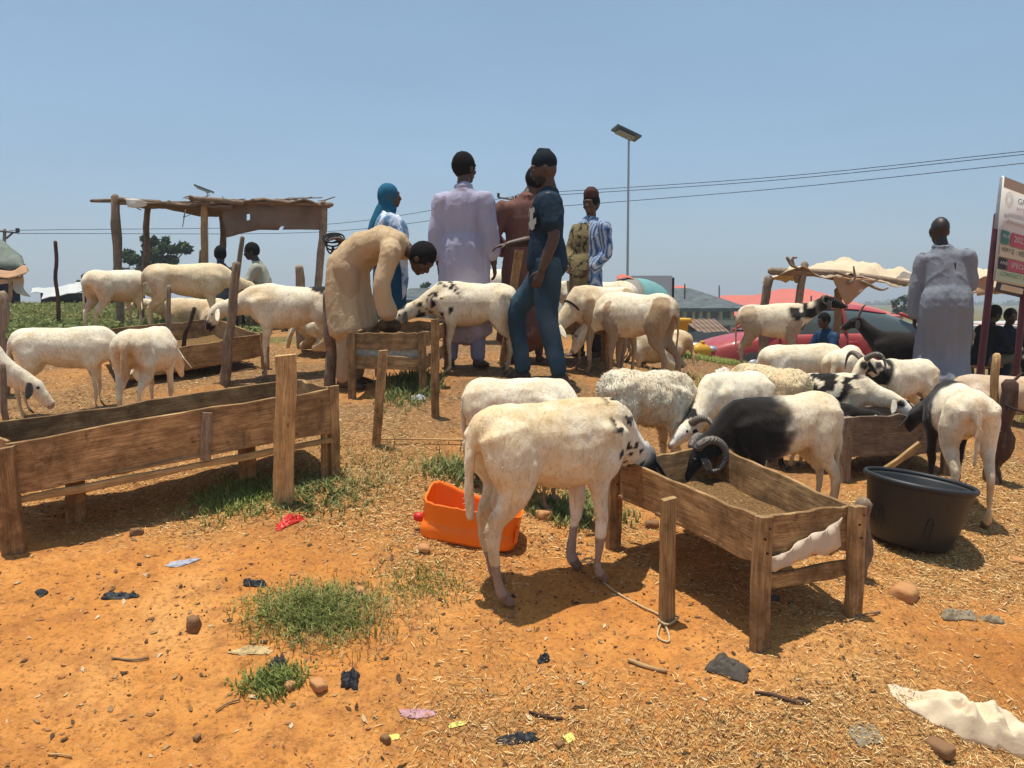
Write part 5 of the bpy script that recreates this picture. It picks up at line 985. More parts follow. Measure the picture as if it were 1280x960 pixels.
for x, hw, z0, z1 in Cb:
    t = z1-z0; sec = [(-.80,z0-.02),(-(.80+hw)/2-.0,z0+t*.5),(-hw,z0+t*.86),(-hw*.7,z1),(0,z1+.02),(hw*.7,z1),(hw,z0+t*.86),((.80+hw)/2,z0+t*.5),(.80,z0-.02)]; V += [c0+[x, a, b] for a, b in sec]
Fc = [(i*n+j, (i+1)*n+j, (i+1)*n+j+1, i*n+j+1) for i in range(len(Cb)-1) for j in range(n-1)]
o = mk('cabin', V, Fc, M['glass'], car, True); s = o.modifiers.new('s', 'SUBSURF'); s.levels = s.render_levels = 2
# roof skin over the glass house, pillars
V = []; 
for x, hw, z0, z1 in Cb[2:6]: V += [c0+[x, a, b] for a, b in ((-hw-.02,z0+(z1-z0)*.84),(-hw*.72,z1+.012),(0,z1+.03),(hw*.72,z1+.012),(hw+.02,z0+(z1-z0)*.84))]
o = mk('roof', V, [(i*5+j, (i+1)*5+j, (i+1)*5+j+1, i*5+j+1) for i in range(3) for j in range(4)], M['paint'], car, True); s = o.modifiers.new('t', 'SOLIDIFY'); s.thickness = .03; s = o.modifiers.new('s', 'SUBSURF'); s.levels = s.render_levels = 2
for sy in (-1, 1):
    for a, b in (((-1.34,.84,.94),(-.57,.715,1.40)),((.20,.83,.98),(.16,.70,1.42)),((1.2,.72,1.30),(1.72,.82,1.0))):
        mk('pillar', *tube([c0+[a[0],a[1]*sy,a[2]], c0+[(a[0]+b[0])/2,(a[1]+b[1])/2*sy+.012*sy,(a[2]+b[2])/2+.03], c0+[b[0],b[1]*sy,b[2]]], [.035,.03,.035], 8, sub=4), M['paint'], car)
    mb = MB(); mb.add(*ball(c0+[-1.0,1.02*sy,1.02], (.09,.11,.075), 10)); mb.add(*tube([c0+[-.98,.86*sy,.97], c0+[-1.0,.98*sy,1.0]], [.03,.03], 6)); mb.build('wing_mirror', M['paint'], car)
    for x in (-1.42, 1.38):
        w_ = mk('wheel', *tube([c0+[x,.80*sy,.31], c0+[x,.93*sy,.31]], [.31,.31], 28, cap=False), M['tyre'], car); mk('rim', *tube([c0+[x,.90*sy,.31], c0+[x,.94*sy,.31]], [.20,.19], 20, cap=False), M['chrome'], w_)
    for x in (-.12, .95): mk('door_handle', *tube([c0+[x+.35,.905*sy,.80], c0+[x+.50,.91*sy,.80]], [.014,.014], 6), M['paint'], car)
    mk('headlight', *ball(c0+[-2.12,.62*sy,.66], (.16,.13,.07), 12), M['chrome'], car)
    for x in (-1.0, .20, 1.35): mk('door_seam', *tube([c0+[x,.898*sy,.35], c0+[x,.916*sy,.62], c0+[x+.02,.885*sy,.93]], [.006,.006,.006], 5, sub=3), M['shade'], car)
# ------------------------------------------------------------------ trees, grass, litter
def leafmat(name, a, b, tr=.25):
    m = NT(name, .7, .25); r = m.n('ShaderNodeNewGeometry').outputs['Random Per Island']; m.base(m.ramp(r, [(0, a), (1, b)])); m.b.inputs['Transmission Weight'].default_value = 0
    t = m.n('ShaderNodeBsdfTranslucent'); m.l(m.ramp(r, [(0, a), (1, b)]), t.inputs[0]); mx = m.n('ShaderNodeMixShader'); mx.inputs[0].default_value = tr
    out = [n for n in m.t.nodes if n.type == 'OUTPUT_MATERIAL'][0]; m.l(m.b.outputs[0], mx.inputs[1]); m.l(t.outputs[0], mx.inputs[2]); m.l(mx.outputs[0], out.inputs[0]); return m.m
M['leaf'] = leafmat('tree_leaf', (.030,.055,.025), (.085,.12,.05)); M['grassm'] = leafmat('grass_blade', (.13,.19,.04), (.40,.43,.14), .35); M['dry'] = leafmat('dry_grass', (.30,.24,.09), (.58,.47,.22), .25); M['weed'] = leafmat('weed_leaf', (.12,.155,.05), (.32,.35,.13), .35)
def leaves(P, size, r_, flat=.5):
    n = len(P); a = r_.normal(0, 1, (n, 3)); a /= np.linalg.norm(a, axis=1)[:,None]; b = np.cross(a, r_.normal(0, 1, (n, 3))); b /= np.linalg.norm(b, axis=1)[:,None]; s = size*(.6+.8*r_.random((n, 1)))
    V = np.stack([P-a*s, P+b*s*flat, P+a*s, P-b*s*flat], 1).reshape(-1, 3); return V, np.arange(4*n).reshape(-1, 4)
def tree(label, px, Y, clumps, trunk, size=.16, n=220, seed=1, name='tree'):
    """clumps: (px,py,radius px); trunk: px,py where it forks"""
    r_ = np.random.default_rng(seed); k = Y/F; g = gY(px, Y); t = empty(name, g, label, 'tree', 'trees beyond the market'); fork = at(trunk[0], trunk[1], Y)
    pole('trunk', [g-[0,0,.3], (g+fork)/2+[.05,0,0], fork], [.2,.15,.12], M['wood_grey'], t, 8, .1)
    pts = []; br = MB()
    for cx, cy, rad in clumps:
        c = at(cx, cy, Y)+[0, r_.normal(0, rad*k*.8), 0]; br.add(*tube([fork, (fork+c)/2+[0,0,-.1], c], [.09,.05,.02], 6, sub=2)); m_ = int(n*(rad/10)**1.6)
        d = r_.normal(0, 1, (m_, 3)); d /= np.linalg.norm(d, axis=1)[:,None]; q = c+d*(rad*k)*(r_.random((m_, 1))**.45)*[1,1,.8]; q += (rad*k*.25)*np.stack([vn(q, 1.5, seed), vn(q, 1.5, seed+1), vn(q, 1.5, seed+2)], 1); pts.append(q)
    br.build('limbs', M['wood_grey'], t); V, Fq = leaves(np.vstack(pts), size, r_); tag(mk('crown', V, Fq, M['leaf'], t, False), kind='stuff')
tree('loose crowned green tree beyond the tall sheep, left of the shelter posts', 195, 40, [(163,318,7),(172,324,8),(184,308,7),(192,301,6),(190,322,9),(200,318,9),(208,310,7),(216,312,6),(226,308,7),(234,311,5),(184,332,8),(200,334,9),(214,326,8),(182,300,4),(207,300,4)], (196,345), .2, 200, 4)
tree('low bush just right of the tent roofs on the skyline', 106, 50, [(105,346,4),(108,352,5),(100,353,3),(113,354,4)], (106,360), .16, 140, 6, 'bush')
tree('bluish bushy tree low behind the tall white sheep', 170, 60, [(160,342,7),(172,340,8),(184,342,7),(166,348,8),(180,350,8),(195,350,7)], (172,356), .3, 200, 8)
tree('thin tuft of tree tops left of the lavender man', 532, 45, [(530,358,4),(535,356,3)], (532,364), .16, 120, 9)
tree('sparse tree top beside the grey kaftan man', 1128, 70, [(1120,378,6),(1130,374,5),(1124,388,8),(1136,384,6)], (1126,398), .25, 110, 12)
# wooded hill far right
hx = np.linspace(60, 900, 90); r_ = np.random.default_rng(2); hp = []
V = []; 
for x in hx:
    top = 6*math.exp(-((x-330)/150)**2)+7*math.exp(-((x-560)/140)**2)+1.6*math.sin(x*.05); 
    for j, (yy, f) in enumerate(((480,-6),(520,.3),(560,.8),(600,1),(680,.5),(760,-6))): V.append((x, yy, EYE[2]-11+top*max(f, 0)*1.0+(f if f < 0 else 0)))
nh = 6; tag(mk('hill', V, [(i*nh+j, (i+1)*nh+j, (i+1)*nh+j+1, i*nh+j+1) for i in range(len(hx)-1) for j in range(nh-1)], M['hillm'] if 'hillm' in M else M.setdefault('hillm', simple('wooded_hill', (.05,.08,.04), 1, 0, .4, .05, .4, 1)), smooth=True), kind='structure')
r_ = np.random.default_rng(31); P = []
for i in range(420):
    x = r_.uniform(200, 640); yy = r_.uniform(500, 600); top = 6*math.exp(-((x-330)/150)**2)+7*math.exp(-((x-560)/140)**2)+1.6*math.sin(x*.05); z = EYE[2]-11+top*(.2+.8*min(1, (yy-490)/100)); rad = r_.uniform(1.5, 4.0)
    d = r_.normal(0, 1, (90, 3)); d /= np.linalg.norm(d, axis=1)[:,None]; P.append(np.array([x, yy, z+rad*.6])+d*rad*(r_.random((90, 1))**.4)*[1.2,1,.8])
V, Fq = leaves(np.vstack(P), .8, r_); tag(mk('far_woodland', V, Fq, M['leaf'], None, False), 'blue hazy wooded ridge behind the sign posts at right', 'woodland', kind='stuff')
# ground plants -------------------------------------------------------
def blades(P, h, wd, r_, lean=.5):
    n = len(P); a = r_.uniform(0, 6.283, n); d = np.c_[np.cos(a), np.sin(a), 0*a]; hh = h*(.5+r_.random((n, 1))); tip = P+np.c_[d[:,0]*lean, d[:,1]*lean, np.ones(n)]*hh; mid = P+np.c_[d[:,0]*lean*.3, d[:,1]*lean*.3, np.ones(n)]*hh*.55; s = np.c_[-d[:,1], d[:,0], 0*a]*wd*(.6+.8*r_.random((n, 1)))
    V = np.stack([P-s, P+s, mid+s*.8, mid-s*.8, tip, tip+s*.12], 1).reshape(-1, 3); b = np.arange(n)[:,None]*6; return V, np.vstack([b+[0,1,2,3], b+[3,2,5,4]])
def patch(name, label, cx, cy, rx, ry, n, h, wd, mat, seed, lean=.7, kind='stuff', gauss=True):
    r_ = np.random.default_rng(seed); c = gp(cx, cy); e = gp(cx+rx, cy); f = gp(cx, cy-ry); sx = min(.8, abs(e[0]-c[0])); sy = min(.55, abs(f[1]-c[1])); q = r_.normal(0, .5, (n*2, 2)) if gauss else r_.uniform(-1, 1, (n*2, 2))
    q = q[np.hypot(q[:,0], q[:,1]) < 1.3] if gauss else q; x = c[0]+q[:,0]*sx; y = c[1]+q[:,1]*sy; kf = vn(np.c_[x, y], 9, seed) > -.5; x, y = x[kf][:n], y[kf][:n]; P = np.c_[x, y, ground(x, y)-.003]
    V, Fq = blades(P, h, wd, r_, lean); tag(mk(name, V, Fq, M[mat], None, False), label, name.replace('_', ' '), kind=kind)
patch('grass_patch', 'green grass tuft patch in the lower left foreground', 392, 770, 84, 38, 2300, .036, .0026, 'grassm', 1, 1.3); patch('grass_patch', 'dry grass mixed through the foreground patch', 420, 768, 115, 46, 1900, .035, .002, 'dry', 2)
patch('grass_patch', 'sparse olive grass left of the big ram', 525, 735, 60, 30, 600, .025, .0022, 'grassm', 3); patch('grass_patch', 'leafy weeds around the square plank post', 395, 618, 80, 26, 800, .035, .005, 'weed', 4, 1.3); patch('grass_patch', 'weeds in the shade left of the plank post', 300, 622, 60, 26, 1200, .04, .004, 'grassm', 5)
patch('grass_patch', 'weeds behind the orange canister', 572, 592, 50, 16, 420, .055, .006, 'weed', 6); patch('grass_patch', 'dark weeds under the near trough', 720, 640, 60, 25, 900, .05, .006, 'weed', 7); patch('grass_patch', 'wilted weeds left of a black rag in the foreground', 345, 852, 50, 16, 700, .03, .0035, 'grassm', 8)
patch('grass_patch', 'weeds beside the box trough', 510, 485, 40, 16, 900, .07, .006, 'weed', 9); patch('grass_patch', 'short green grass behind the yellow bin', 890, 452, 55, 14, 2600, .05, .005, 'grassm', 10); patch('grass_patch', 'green strip beyond the sheep at right', 1265, 512, 50, 14, 1200, .05, .005, 'grassm', 11)
patch('grass_patch', 'thin grass behind the shaggy sheep', 870, 485, 60, 14, 1400, .04, .005, 'dry', 12); patch('grass_patch', 'olive weeds in the middle of the yard', 480, 590, 120, 40, 1200, .035, .003, 'dry', 13)
r_ = np.random.default_rng(77); n = 60000; y = 8.6+r_.random(n)**1.6*16; x = -y*.66+r_.random(n)*y*.52; kf = (x < -.31*y)&(vn(np.c_[x, y], .6, 9) > -.55); x, y = x[kf], y[kf]; P = np.c_[x, y, ground(x, y)]
V, Fq = leaves(P+[0,0,.04]+r_.normal(0, .03, (len(P), 3)), .030, r_, .55); V[:,2] = np.maximum(V[:,2], -3); tag(mk('ground_cover', V, Fq, M['weed'], None, False), 'low green crop covering the field at left', 'ground cover', kind='stuff')
# chaff and straw
def scatter(n, seed, lo=1.7, hi=9, pw=1.0):
    r_ = np.random.default_rng(seed); y = np.exp(np.log(lo)+(np.log(hi)-np.log(lo))*r_.random(n)**pw); x = (r_.random(n)*2-1)*y*.72; return x, y, r_
m = NT('straw', .85, .15); r = m.n('ShaderNodeNewGeometry').outputs['Random Per Island']; m.base(m.ramp(r, [(0, (.13,.06,.022)), (.3, (.34,.17,.055)), (.6, (.62,.38,.14)), (1, (.84,.64,.34))])); M['straw'] = m.m
x, y, r_ = scatter(330000, 5, pw=.85); kf = r_.random(len(x)) < straw_d(x, y)**1.6*.95; x, y = x[kf], y[kf]; n = len(x); a = r_.uniform(0, 6.283, n); L_ = .003+.020*r_.random(n)**3; w2 = .0005+.0011*r_.random(n)**2; w2 *= np.clip(y/3, 1, 2.2); z = ground(x, y)
d = np.c_[np.cos(a), np.sin(a)]*L_[:,None]; s = np.c_[-np.sin(a), np.cos(a)]*w2[:,None]; 
def gv(dx, h): X_, Y_ = x+dx[:,0], y+dx[:,1]; return np.c_[X_, Y_, z+h]
h1 = .002+.008*r_.random(n); h2 = .002+.008*r_.random(n); V = np.stack([gv(-d-s, h1), gv(-d+s, h1+.001), gv(d+s, h2+.001), gv(d-s, h2)], 1).reshape(-1, 3)
tag(mk('straw_litter', V, np.arange(4*n).reshape(-1, 4), M['straw'], None, False), 'chopped straw and chaff strewn over the red earth', 'straw', kind='stuff')
print('straw', n)
# clods and pebbles
M['clod'] = simple('earth_clod', (.40,.19,.075), .95, .1, .4, 20, .5); x, y, r_ = scatter(5200, 8); z = ground(x, y); b0 = ball((0,0,0), 1, 5); nb_ = len(b0[0]); sz = .0025+.010*r_.random(len(x))**5+.0012*y*.5; Vb = []; 
Vb = (b0[0][None]*sz[:,None,None]*(.6+.7*r_.random((len(x), nb_, 1)))*np.array([1.2,1,.65])+np.c_[x, y, z][:,None]).reshape(-1, 3); fb = [tuple(i+k*nb_ for i in f) for k in range(len(x)) for f in b0[1]]
tag(mk('pebbles', Vb, fb, M['clod'], None, False), 'small clods and pebbles scattered over the yard', 'pebbles', kind='stuff')
M['dung'] = simple('dung', (.035,.022,.014), .9, .1, .3, 30, .3); r_ = np.random.default_rng(12); q = r_.normal(0, 1, (420, 2)); cs = np.array([gp(760,790)[:2], gp(640,860)[:2], gp(700,690)[:2], gp(500,640)[:2], gp(1000,880)[:2], gp(250,760)[:2]]); k_ = r_.integers(0, 6, 420); x, y = (cs[k_]+q*[.35,.25]).T; z = ground(x, y)
Vb = (b0[0][None]*(.0022+.0025*r_.random((420,1,1)))*(.5+.9*r_.random((420, nb_, 1)))+np.c_[x, y, z+.002][:,None]).reshape(-1, 3); fb = [tuple(i+k*nb_ for i in f) for k in range(420) for f in b0[1]]
tag(mk('droppings', Vb, fb, M['dung'], None, False), 'dark sheep droppings scattered about', 'droppings', kind='stuff')

# dry leaves, bark and dark scraps trodden into the yard
m = NT('leaf_litter', .8, .15); r = m.n('ShaderNodeNewGeometry').outputs['Random Per Island']; m.base(m.ramp(r, [(0, (.045,.025,.014)), (.45, (.17,.09,.04)), (.8, (.40,.24,.11)), (1, (.55,.42,.26))])); M['litter'] = m.m
x, y, r_ = scatter(52000, 15, 1.8, 9.5, .62); kf = r_.random(len(x)) < .12+.88*np.clip(fbm(np.c_[x, y], 1.1, 3, 40)+.15, 0, 1)*np.where(y > 3.9, 1, np.where(x > .9, .45, .12)); x, y = x[kf], y[kf]; n = len(x); a = r_.uniform(0, 6.283, n); sz = .0025+.014*r_.random(n)**3.2
V = []; 
for k_, (u, v_) in enumerate(((-1,-.1),(-.3,-.5),(.5,-.38),(1.1,.1),(.4,.5),(-.4,.38))):
    jx = u*sz*(1+.3*r_.normal(0, 1, n)); jy = v_*sz*(1+.4*r_.normal(0, 1, n)); X_ = x+jx*np.cos(a)-jy*np.sin(a); Y_ = y+jx*np.sin(a)+jy*np.cos(a); V.append(np.c_[X_, Y_, ground(X_, Y_)+.002+.4*sz*r_.random(n)])
V = np.stack(V, 1).reshape(-1, 3); tag(mk('leaf_litter', V, np.arange(6*n).reshape(-1, 6), M['litter'], None, False), 'dry leaves and dark scraps trodden into the yard', 'leaf litter', kind='stuff')
# ------------------------------------------------------------------ foreground objects
# tub
g = gp(1136, 676); tb = empty('tub', g, 'big round black rubber tub standing beside the near trough', 'tub'); tl = np.array(Matrix.Rotation(R(8), 3, (-.1,1,0)))
ring_wall('tub_wall', [(.185,.0),(.205,.015),(.225,.10),(.232,.11),(.262,.30),(.27,.315),(.272,.33),(.258,.335),(.250,.325),(.222,.12),(.19,.03)], g+[0,0,-.006], 'black_pl', tb, 56, tilt=tl)
a = np.linspace(0, 2*math.pi, 57); tv, tf = tube([tl@np.array([.276*math.cos(q), .276*math.sin(q), .335])+g for q in a], [(.016,.012)]*57, 8, side=(0,0,1)); mk('rim', tv, tf, M['black_pl'], tb)
for q in (R(200), R(262)): tv, tf = tube([tl@np.array([r_*math.cos(q+dq), r_*math.sin(q+dq), h])+g for r_, dq, h in ((.232,-.06,.06),(.245,-.06,.16),(.247,0,.175),(.245,.06,.16),(.232,.06,.06))], [.003]*5, 6, sub=3); mk('moulded_rib', tv, tf, M['black_pl'], tb)
# cut orange jerrycan lying on its side
p0 = gp(583, 690); jc = empty('cut_jerrycan', p0, 'bright orange plastic canister cut open into a feed basin', 'jerrycan')
ax = nrm(gp(645,692)-gp(520,672)); ay = nrm(np.cross([0,0,1.], ax)); az = np.cross(ax, ay); L2, W2, Hh = .245, .125, .20; n = 64; V = []; cen = (gp(520,673)+gp(643,690))/2+ay*.10
for i in range(n):
    t = i/n*2*math.pi; ca, sa = math.cos(t), math.sin(t); k2 = (abs(ca)**5+abs(sa)**5)**(-.2); x_, y_ = ca*k2, sa*k2
    tilt_ = 0; hh = Hh-.015+.04*max(0, min(1, -x_*1.5-.3))*(.5+.5*y_)+.03*max(0, y_)*(1-x_)*.5+.003*math.sin(i*2.7)
    for z_, o in ((0,.94),(.012,1),(.07,1.005),(.075,.985),(.11,.985),(.115,1.005),(hh-.012,1.015),(hh,1.03),(hh,.99),(hh-.02,.985),(.03,.96),(.018,.90)):
        V.append(cen+ax*(x_*L2*o+ (z_*.04))+ay*y_*W2*o+az*z_)
m_ = 12; Fc = [(i*m_+j, ((i+1)%n)*m_+j, ((i+1)%n)*m_+j+1, i*m_+j+1) for i in range(n) for j in range(m_-1)]+[tuple(i*m_ for i in range(n-1,-1,-1)), tuple(i*m_+m_-1 for i in range(n))]
mk('shell', V, Fc, M['orange'], jc, True)
for k_ in range(3): tv, tf = tube([cen+ax*(L2*1.0)+ay*(-.09+.07*k_)+az*h for h in (.05,.09,.13)], [(.018,.008)]*3, 8, side=ay, sub=2); mk('moulded_rib', tv, tf, M['orange'], jc)
M['redpl'] = simple('red_plastic', (.55,.02,.012), .45, .4, .1, 8, .1); mk('screw_cap', *tube([cen-ax*(L2+.0)+az*.085-ay*.05, cen-ax*(L2+.028)+az*.085-ay*.05], [.024,.023], 16), M['redpl'], jc)
# stones
def stone(label, px, py, wpx, asp=(1,.8,.55), c=None, seed=1):
    g = gp(px, py); r = wpx*.43/F*g[1]; V, Fc = ball((0,0,0), 1, 14); V = V*(1+.34*fbm(V, 1.5, 3, seed)+.08*vn(V, 6, seed))[:,None]; V = np.clip(V, -.72, .72)*1.15*np.array(asp)*r*1.1; V = V@rot2('z', seed*1.3).T
    tag(mk('stone', V+g+[0,0,asp[2]*r*.55], Fc, M[c or 'stone'], None, True), label, 'stone', 'loose stones')
M['stone'] = simple('orange_stone', (.46,.23,.10), .9, .15, .3, 14, .6, .006); M['stone_d'] = simple('brown_stone', (.22,.12,.06), .9, .15, .3, 14, .6, .006)
for s_ in (('smooth orange brown stone on open ground below the black tub',1130,748,48,(1,.8,.5),None,3),('flat stone under the corner of the white sack at bottom right',1172,942,50,(1,.6,.35),'stone_d',4),('stone cut by the right edge below the pinkish sheep',1275,704,26,(1,.8,.35),None,7),('dark half brick in front of the longest trough shadow',171,668,20,(1,.7,.6),'stone_d',5),
   ('upright jagged clod left of the grass patch',242,788,28,(.8,.7,1.0),'stone_d',6),('pale stone below the wilted weeds',363,862,20,(1,.8,.6),None,8),('longer pale stone right of the wilted weeds',398,860,34,(1,.6,.45),None,9),('stone in the straw behind the big ram foreleg',680,648,26,(1,.8,.6),None,10),('small stone before the orange canister',530,690,26,(1,.7,.4),None,11),
   ('stone half buried under the near trough',815,660,22,(1,.8,.5),'stone_d',12),('lone pebble stone near the bottom left corner',247,930,12,(1,.8,.8),'stone_d',13),('tiny stone above a yellow scrap at the bottom',482,930,16,(1,.8,.8),'stone_d',14),('stone near the bottom edge centre',700,938,14,(1,.8,.6),'stone_d',15),('flat stone on the grass patch edge',450,742,26,(1,.6,.3),None,16)): stone(*s_)
# rags, scraps, sacks : crumpled sheets lying on the ground
def rag(name, label, px, py, wpx, dpx, mat, seed=1, hgt=.015, rz=0, jag=.35, cat='litter', group='litter on the ground', n=26):
    c = gp(px, py); kk = .80; a = gp(px+wpx*kk/2, py); b = gp(px, py-dpx*kk/2); sx = a[0]-c[0]; sy = max(.01, b[1]-c[1]); V = []
    for i in range(n+1):
        rr_ = i/n
        for j in range(2*n):
            t = j/(2*n)*2*math.pi; q = np.array([math.cos(t), math.sin(t), 0])[None]; ca, sa = math.cos(t), math.sin(t); k2 = (abs(ca)**4+abs(sa)**4)**-.25*(1+jag*(.45*vn(q, 1.3, seed)[0]+.28*vn(q, 4.5, seed+1)[0]*rr_+.16*vn(q, 13, seed+2)[0]*rr_)); p = np.array([ca*sx*rr_*k2, sa*sy*rr_*k2]); p = rot2('z', rz)[:2,:2]@p; V.append([c[0]+p[0], c[1]+p[1]])
    V = np.array(V); z = ground(V[:,0], V[:,1]); Q_ = np.c_[V, 0*z]; Q_ = Q_+.3*sx*np.c_[vn(Q_, 1.5/sx, seed+7), vn(Q_, 1.5/sx, seed+8), 0*z]; f = .9*(1-np.abs(vn(Q_, 1.1/sx, seed))*2)+.6*(1-np.abs(vn(Q_, 2.8/sx, seed+2))*2.2)+.35*(1-np.abs(vn(Q_, 6.5/sx, seed+3))*2.2); rq = np.repeat(np.arange(n+1)/n, 2*n); z = z+.003+hgt*np.clip(f, -.03, 2)*.8*(1-rq**5); m2 = 2*n
    Fc = [(i*m2+j, (i+1)*m2+j, (i+1)*m2+(j+1)%m2, i*m2+(j+1)%m2) for i in range(n) for j in range(m2)]
    o = mk(name, np.c_[V, z], Fc, M[mat], None, True); s = o.modifiers.new('s', 'SOLIDIFY'); s.thickness = .002; return tag(o, label, cat, group)
M['blackpl'] = simple('black_polythene', (.022,.023,.028), .6, .3, .3, 20, .15, .002); M['greyrag'] = simple('charred_rag', (.085,.072,.058), .9, .2, .5, 18, .6, .004); M['sackw'] = simple('white_sack', (.66,.53,.37), .85, .1, .2, 9, .5, .004); M['yellowp'] = simple('yellow_card', (.70,.62,.16), .7, .2, .1, 9, .1); M['bluepl'] = simple('pale_blue_film', (.35,.36,.42), .5, .3, .2, 9, .2); M['pinkpl'] = simple('pink_film', (.42,.22,.24), .5, .3, .3, 12, .3)
for r_ in (('rag','stiff charred rag lying below the near trough legs',912,838,66,38,'greyrag',3,.03,-.5,.45),('sack_scrap','crumpled off white woven sack at the bottom right corner',1212,908,165,56,'sackw',5,.085,-.12,.5),('plastic_scrap','brown crumpled scrap pile in the straw at right',1200,772,52,20,'greyrag2',6,.035,0,.7),('plastic_scrap','thin curled strip right of the brown scrap pile',1240,778,34,8,'greyrag2',7,.02,0,.6),
   ('plastic_scrap','grey plastic sheet scrap near the bottom right',1082,920,46,22,'greyrag2',8,.008,.3,.4),('plastic_scrap','flattened black plastic at the bottom centre',645,928,62,20,'blackpl',9,.02,0,.6),('plastic_scrap','black crumpled bag scrap right of the pale stones',438,856,30,32,'blackpl',10,.03,0,.6),('plastic_scrap','black plastic strip in the left foreground',152,748,56,12,'blackpl',11,.02,.1,.6),
   ('plastic_scrap','translucent pale bag left of centre foreground',228,707,38,14,'bluepl',12,.02,.3,.4),('red_cloth','scrap of bright red cloth at the foot of the square plank post',362,652,26,16,'redpl',13,.025,-.8,.5),('yellow_scrap','pale yellow card scrap at the bottom centre',572,911,26,12,'yellowp',14,.002,.2,.3),('yellow_scrap','bright yellow scrap nearer the black plastic',712,927,14,10,'yellowp',15,.003,.4,.3),
   ('yellow_scrap','faded yellow scrap left at the bottom',492,928,18,10,'yellowp',16,.003,.2,.4),('plastic_scrap','mauve plastic film in the bottom centre',522,896,52,18,'pinkpl',17,.006,.1,.6),('plastic_scrap','dark patch of plastic beside the grass tuft',318,734,36,14,'blackpl',18,.02,0,.6),('plastic_scrap','small black ball of plastic on the chaff',679,826,18,10,'blackpl',19,.02,0,.4),
   ('plastic_scrap','small dark scrap at the far left foreground',52,742,24,10,'blackpl',20,.01,-.4,.5),('plastic_scrap','grey blue scrap in front of the box trough',522,500,24,10,'bluepl',21,.02,0,.5),('plastic_scrap','dark scrap under the near trough end',962,752,34,8,'greyrag',22,.02,0,.5),('plastic_scrap','white crumpled bag on the green strip near the car',905,468,24,8,'plastic_white',23,.05,0,.5),
   ('straw_bundle','pale tangle of straw left of the pale stones',315,818,70,18,'sackw2',24,.012,.1,.8),('white_scrap','white litter in the green field at the left edge',10,392,14,3,'plastic_white',25,.05,0,.4),('plastic_scrap','dark curled offcut above the wilted weeds',348,834,26,14,'greyrag',26,.035,0,.5)):
    if r_[6] == 'greyrag2': M['greyrag2'] = simple('grey_sheet', (.25,.20,.13), .7, .3, .2, 9, .2)
    if r_[6] == 'sackw2': M['sackw2'] = simple('pale_fibre', (.55,.40,.20), .9, .1, .3, 40, .8, .006)
    rag(r_[0], r_[1], r_[2], r_[3], r_[4], r_[5], r_[6], r_[7], r_[8], r_[9], r_[10])
M['rope'] = simple('sisal_rope', (.50,.38,.22), .95, .1, .3, 60, .6, .002)
def gl(px, py, h=.008): p = gp(px, py); return p+[0,0,h]
fl = at(735, 700, 3.6)
a = np.linspace(0, 2*math.pi, 13); rp = MB()
rp.add(*tube([at(736,704,3.62), gl(742,716,.03), gl(755,732), gl(775,748), gl(800,760), gl(822,772), gl(832,782)], [.0045]*7, 6, sub=6)); rp.add(*tube([gl(826,783), gl(822,800), gl(836,806), gl(834,792), gl(828,783)], [.0045]*5, 6, sub=5)); rp.add(*tube([at(728,701,3.58)+[0,0,0], at(734,703,3.545), at(741,701,3.56), at(741,699,3.62), at(734,698,3.66), at(728,701,3.58)], [.005]*6, 6, sub=4)); 
rp.add(*tube([gl(822,781,.02), gl(834,789,.02), gl(848,780,.02), gl(836,776,.02), gl(822,781,.02)], [.005]*5, 6, sub=4))
tag(rp.build('tether_rope', M['rope']), 'thin pale rope tying the big ram foreleg to the square stake', 'rope')
def stick(label, pts, r, mat='wood_pale', name='stick'): 
    P = [gl(*p) for p in pts]; o = pole(name, P, [r]*len(P), M[mat], None, 7, .12, 3, int(pts[0][0])); tag(o, label, 'stick', 'twigs and sticks on the ground')
stick('long thin stick lying between the stakes in the middle yard', [(468,553,.02),(520,556,.03),(590,556,.03)], .006); stick('curved twist of dark rope like bark near the bottom right', [(945,868),(968,874),(990,880),(1012,882),(998,876)], .007, 'wood_dark'); stick('flat splinter of wood right of the stake foot', [(786,828),(808,838),(832,844)], .009, 'wood_pale'); stick('grey stick scrap at the left foreground', [(140,829),(165,830),(186,826)], .004, 'wood_grey'); stick('dark twig above the black plastic at the bottom', [(662,896),(680,903),(702,904)], .006, 'wood_dark'); stick('short curved twig right of the near trough leg', [(1062,778),(1080,772),(1100,768)], .004, 'wood_grey')
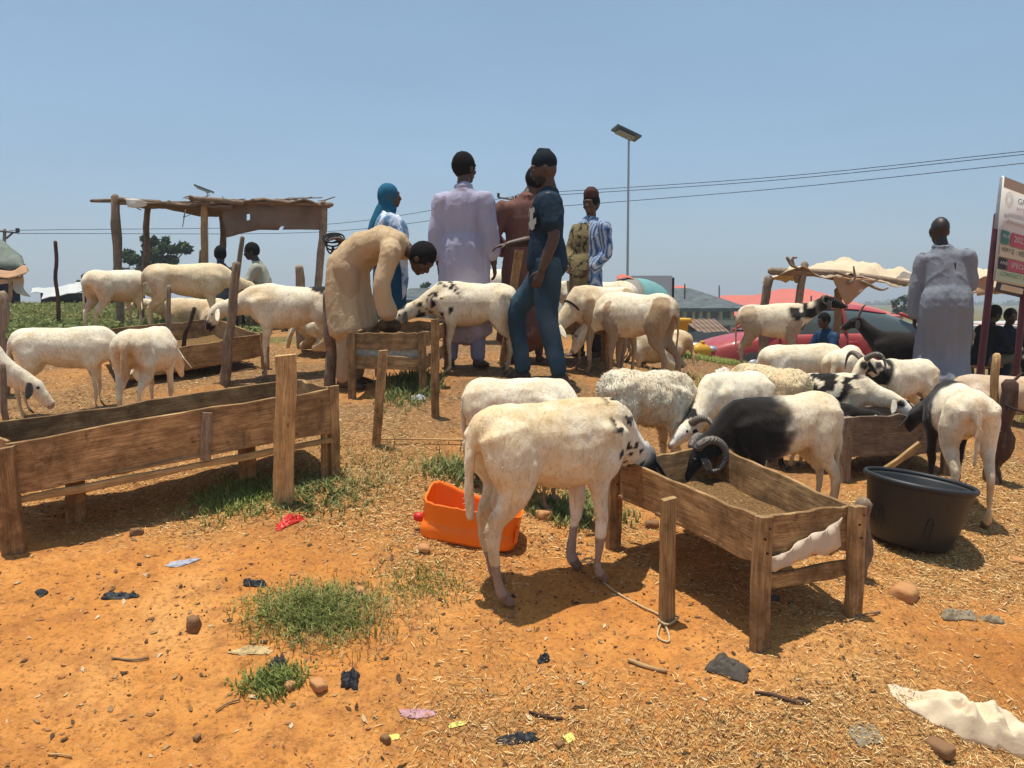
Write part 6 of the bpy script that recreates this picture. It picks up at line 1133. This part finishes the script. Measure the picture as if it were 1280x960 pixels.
stick('thin twig in the left foreground corner', [(60,950),(78,952),(90,951)], .003); stick('twig lying below the wilted weeds', [(270,893),(285,885),(300,878)], .003, 'wood_grey'); stick('thin straw like stick behind the white sheep', [(596,505),(606,508),(620,510)], .004)
# dry stalks standing in the yard
for i, (px, py, h) in enumerate(((590,575,.10),(492,560,.09),(548,575,.12),(575,565,.08),(1118,600,.05))):
    g = gp(px, py); V, Fc = tube([g, g+[.01,0,h*.6], g+[-.005,0,h]], [.004,.003,.002], 5); tag(mk('dry_stalk', V, Fc, M['wood_grey']), ('dry stalk standing left of the sheep with the collar','dry stalk beside the leaning stake foot','tallest dry stalk in the middle yard','dry stalk behind the tallest one','dry stalk below the right trough')[i], 'stalk', 'dry stalks standing in the yard')
# feed in the hand over the box trough; rails and cords
tag(mk('fodder_heap', *ball(at(487,407,6.35), (.10,.10,.06), 12), M['feed']), 'handful of chaff heaped in the tin patched box trough', 'feed')
pole('rope_line', [at(1200,487,6.6), at(1225,495,6.0), at(1243,503,5.3)], [.006]*3, M['rope'], None); tag(col.objects[-1], 'cord stretched from the grey robed man to the pale pole', 'rope'); pole('rope_line', [at(1252,503,5.3), at(1270,512,5.1), at(1300,520,5.0)], [.006]*3, M['rope_dark'], None); tag(col.objects[-1], 'dark cord running right from the bark post', 'rope')
tag(pole('forked_branch', [at(1256,500,5.3), at(1262,482,5.3), at(1278,466,5.3)], [.018,.013,.008], M['wood_dark'], None), 'dark reddish forked branch tied to the bark post', 'branch')
# ------------------------------------------------------------------ haze
hm = bpy.data.materials.new('air'); hm.use_nodes = True; t = hm.node_tree; t.nodes.clear(); o_ = t.nodes.new('ShaderNodeOutputMaterial'); pv = t.nodes.new('ShaderNodeVolumePrincipled')
pv.inputs['Color'].default_value = (.86,.93,1,1); pv.inputs['Density'].default_value = .0014; pv.inputs['Anisotropy'].default_value = .3; t.links.new(pv.outputs[0], o_.inputs['Volume'])
hb = MB(); box(hb, (0, 1100, 8), (3800, 2960, 60)); hz_ = hb.build('haze', hm, None, False); tag(hz_, kind='stuff')
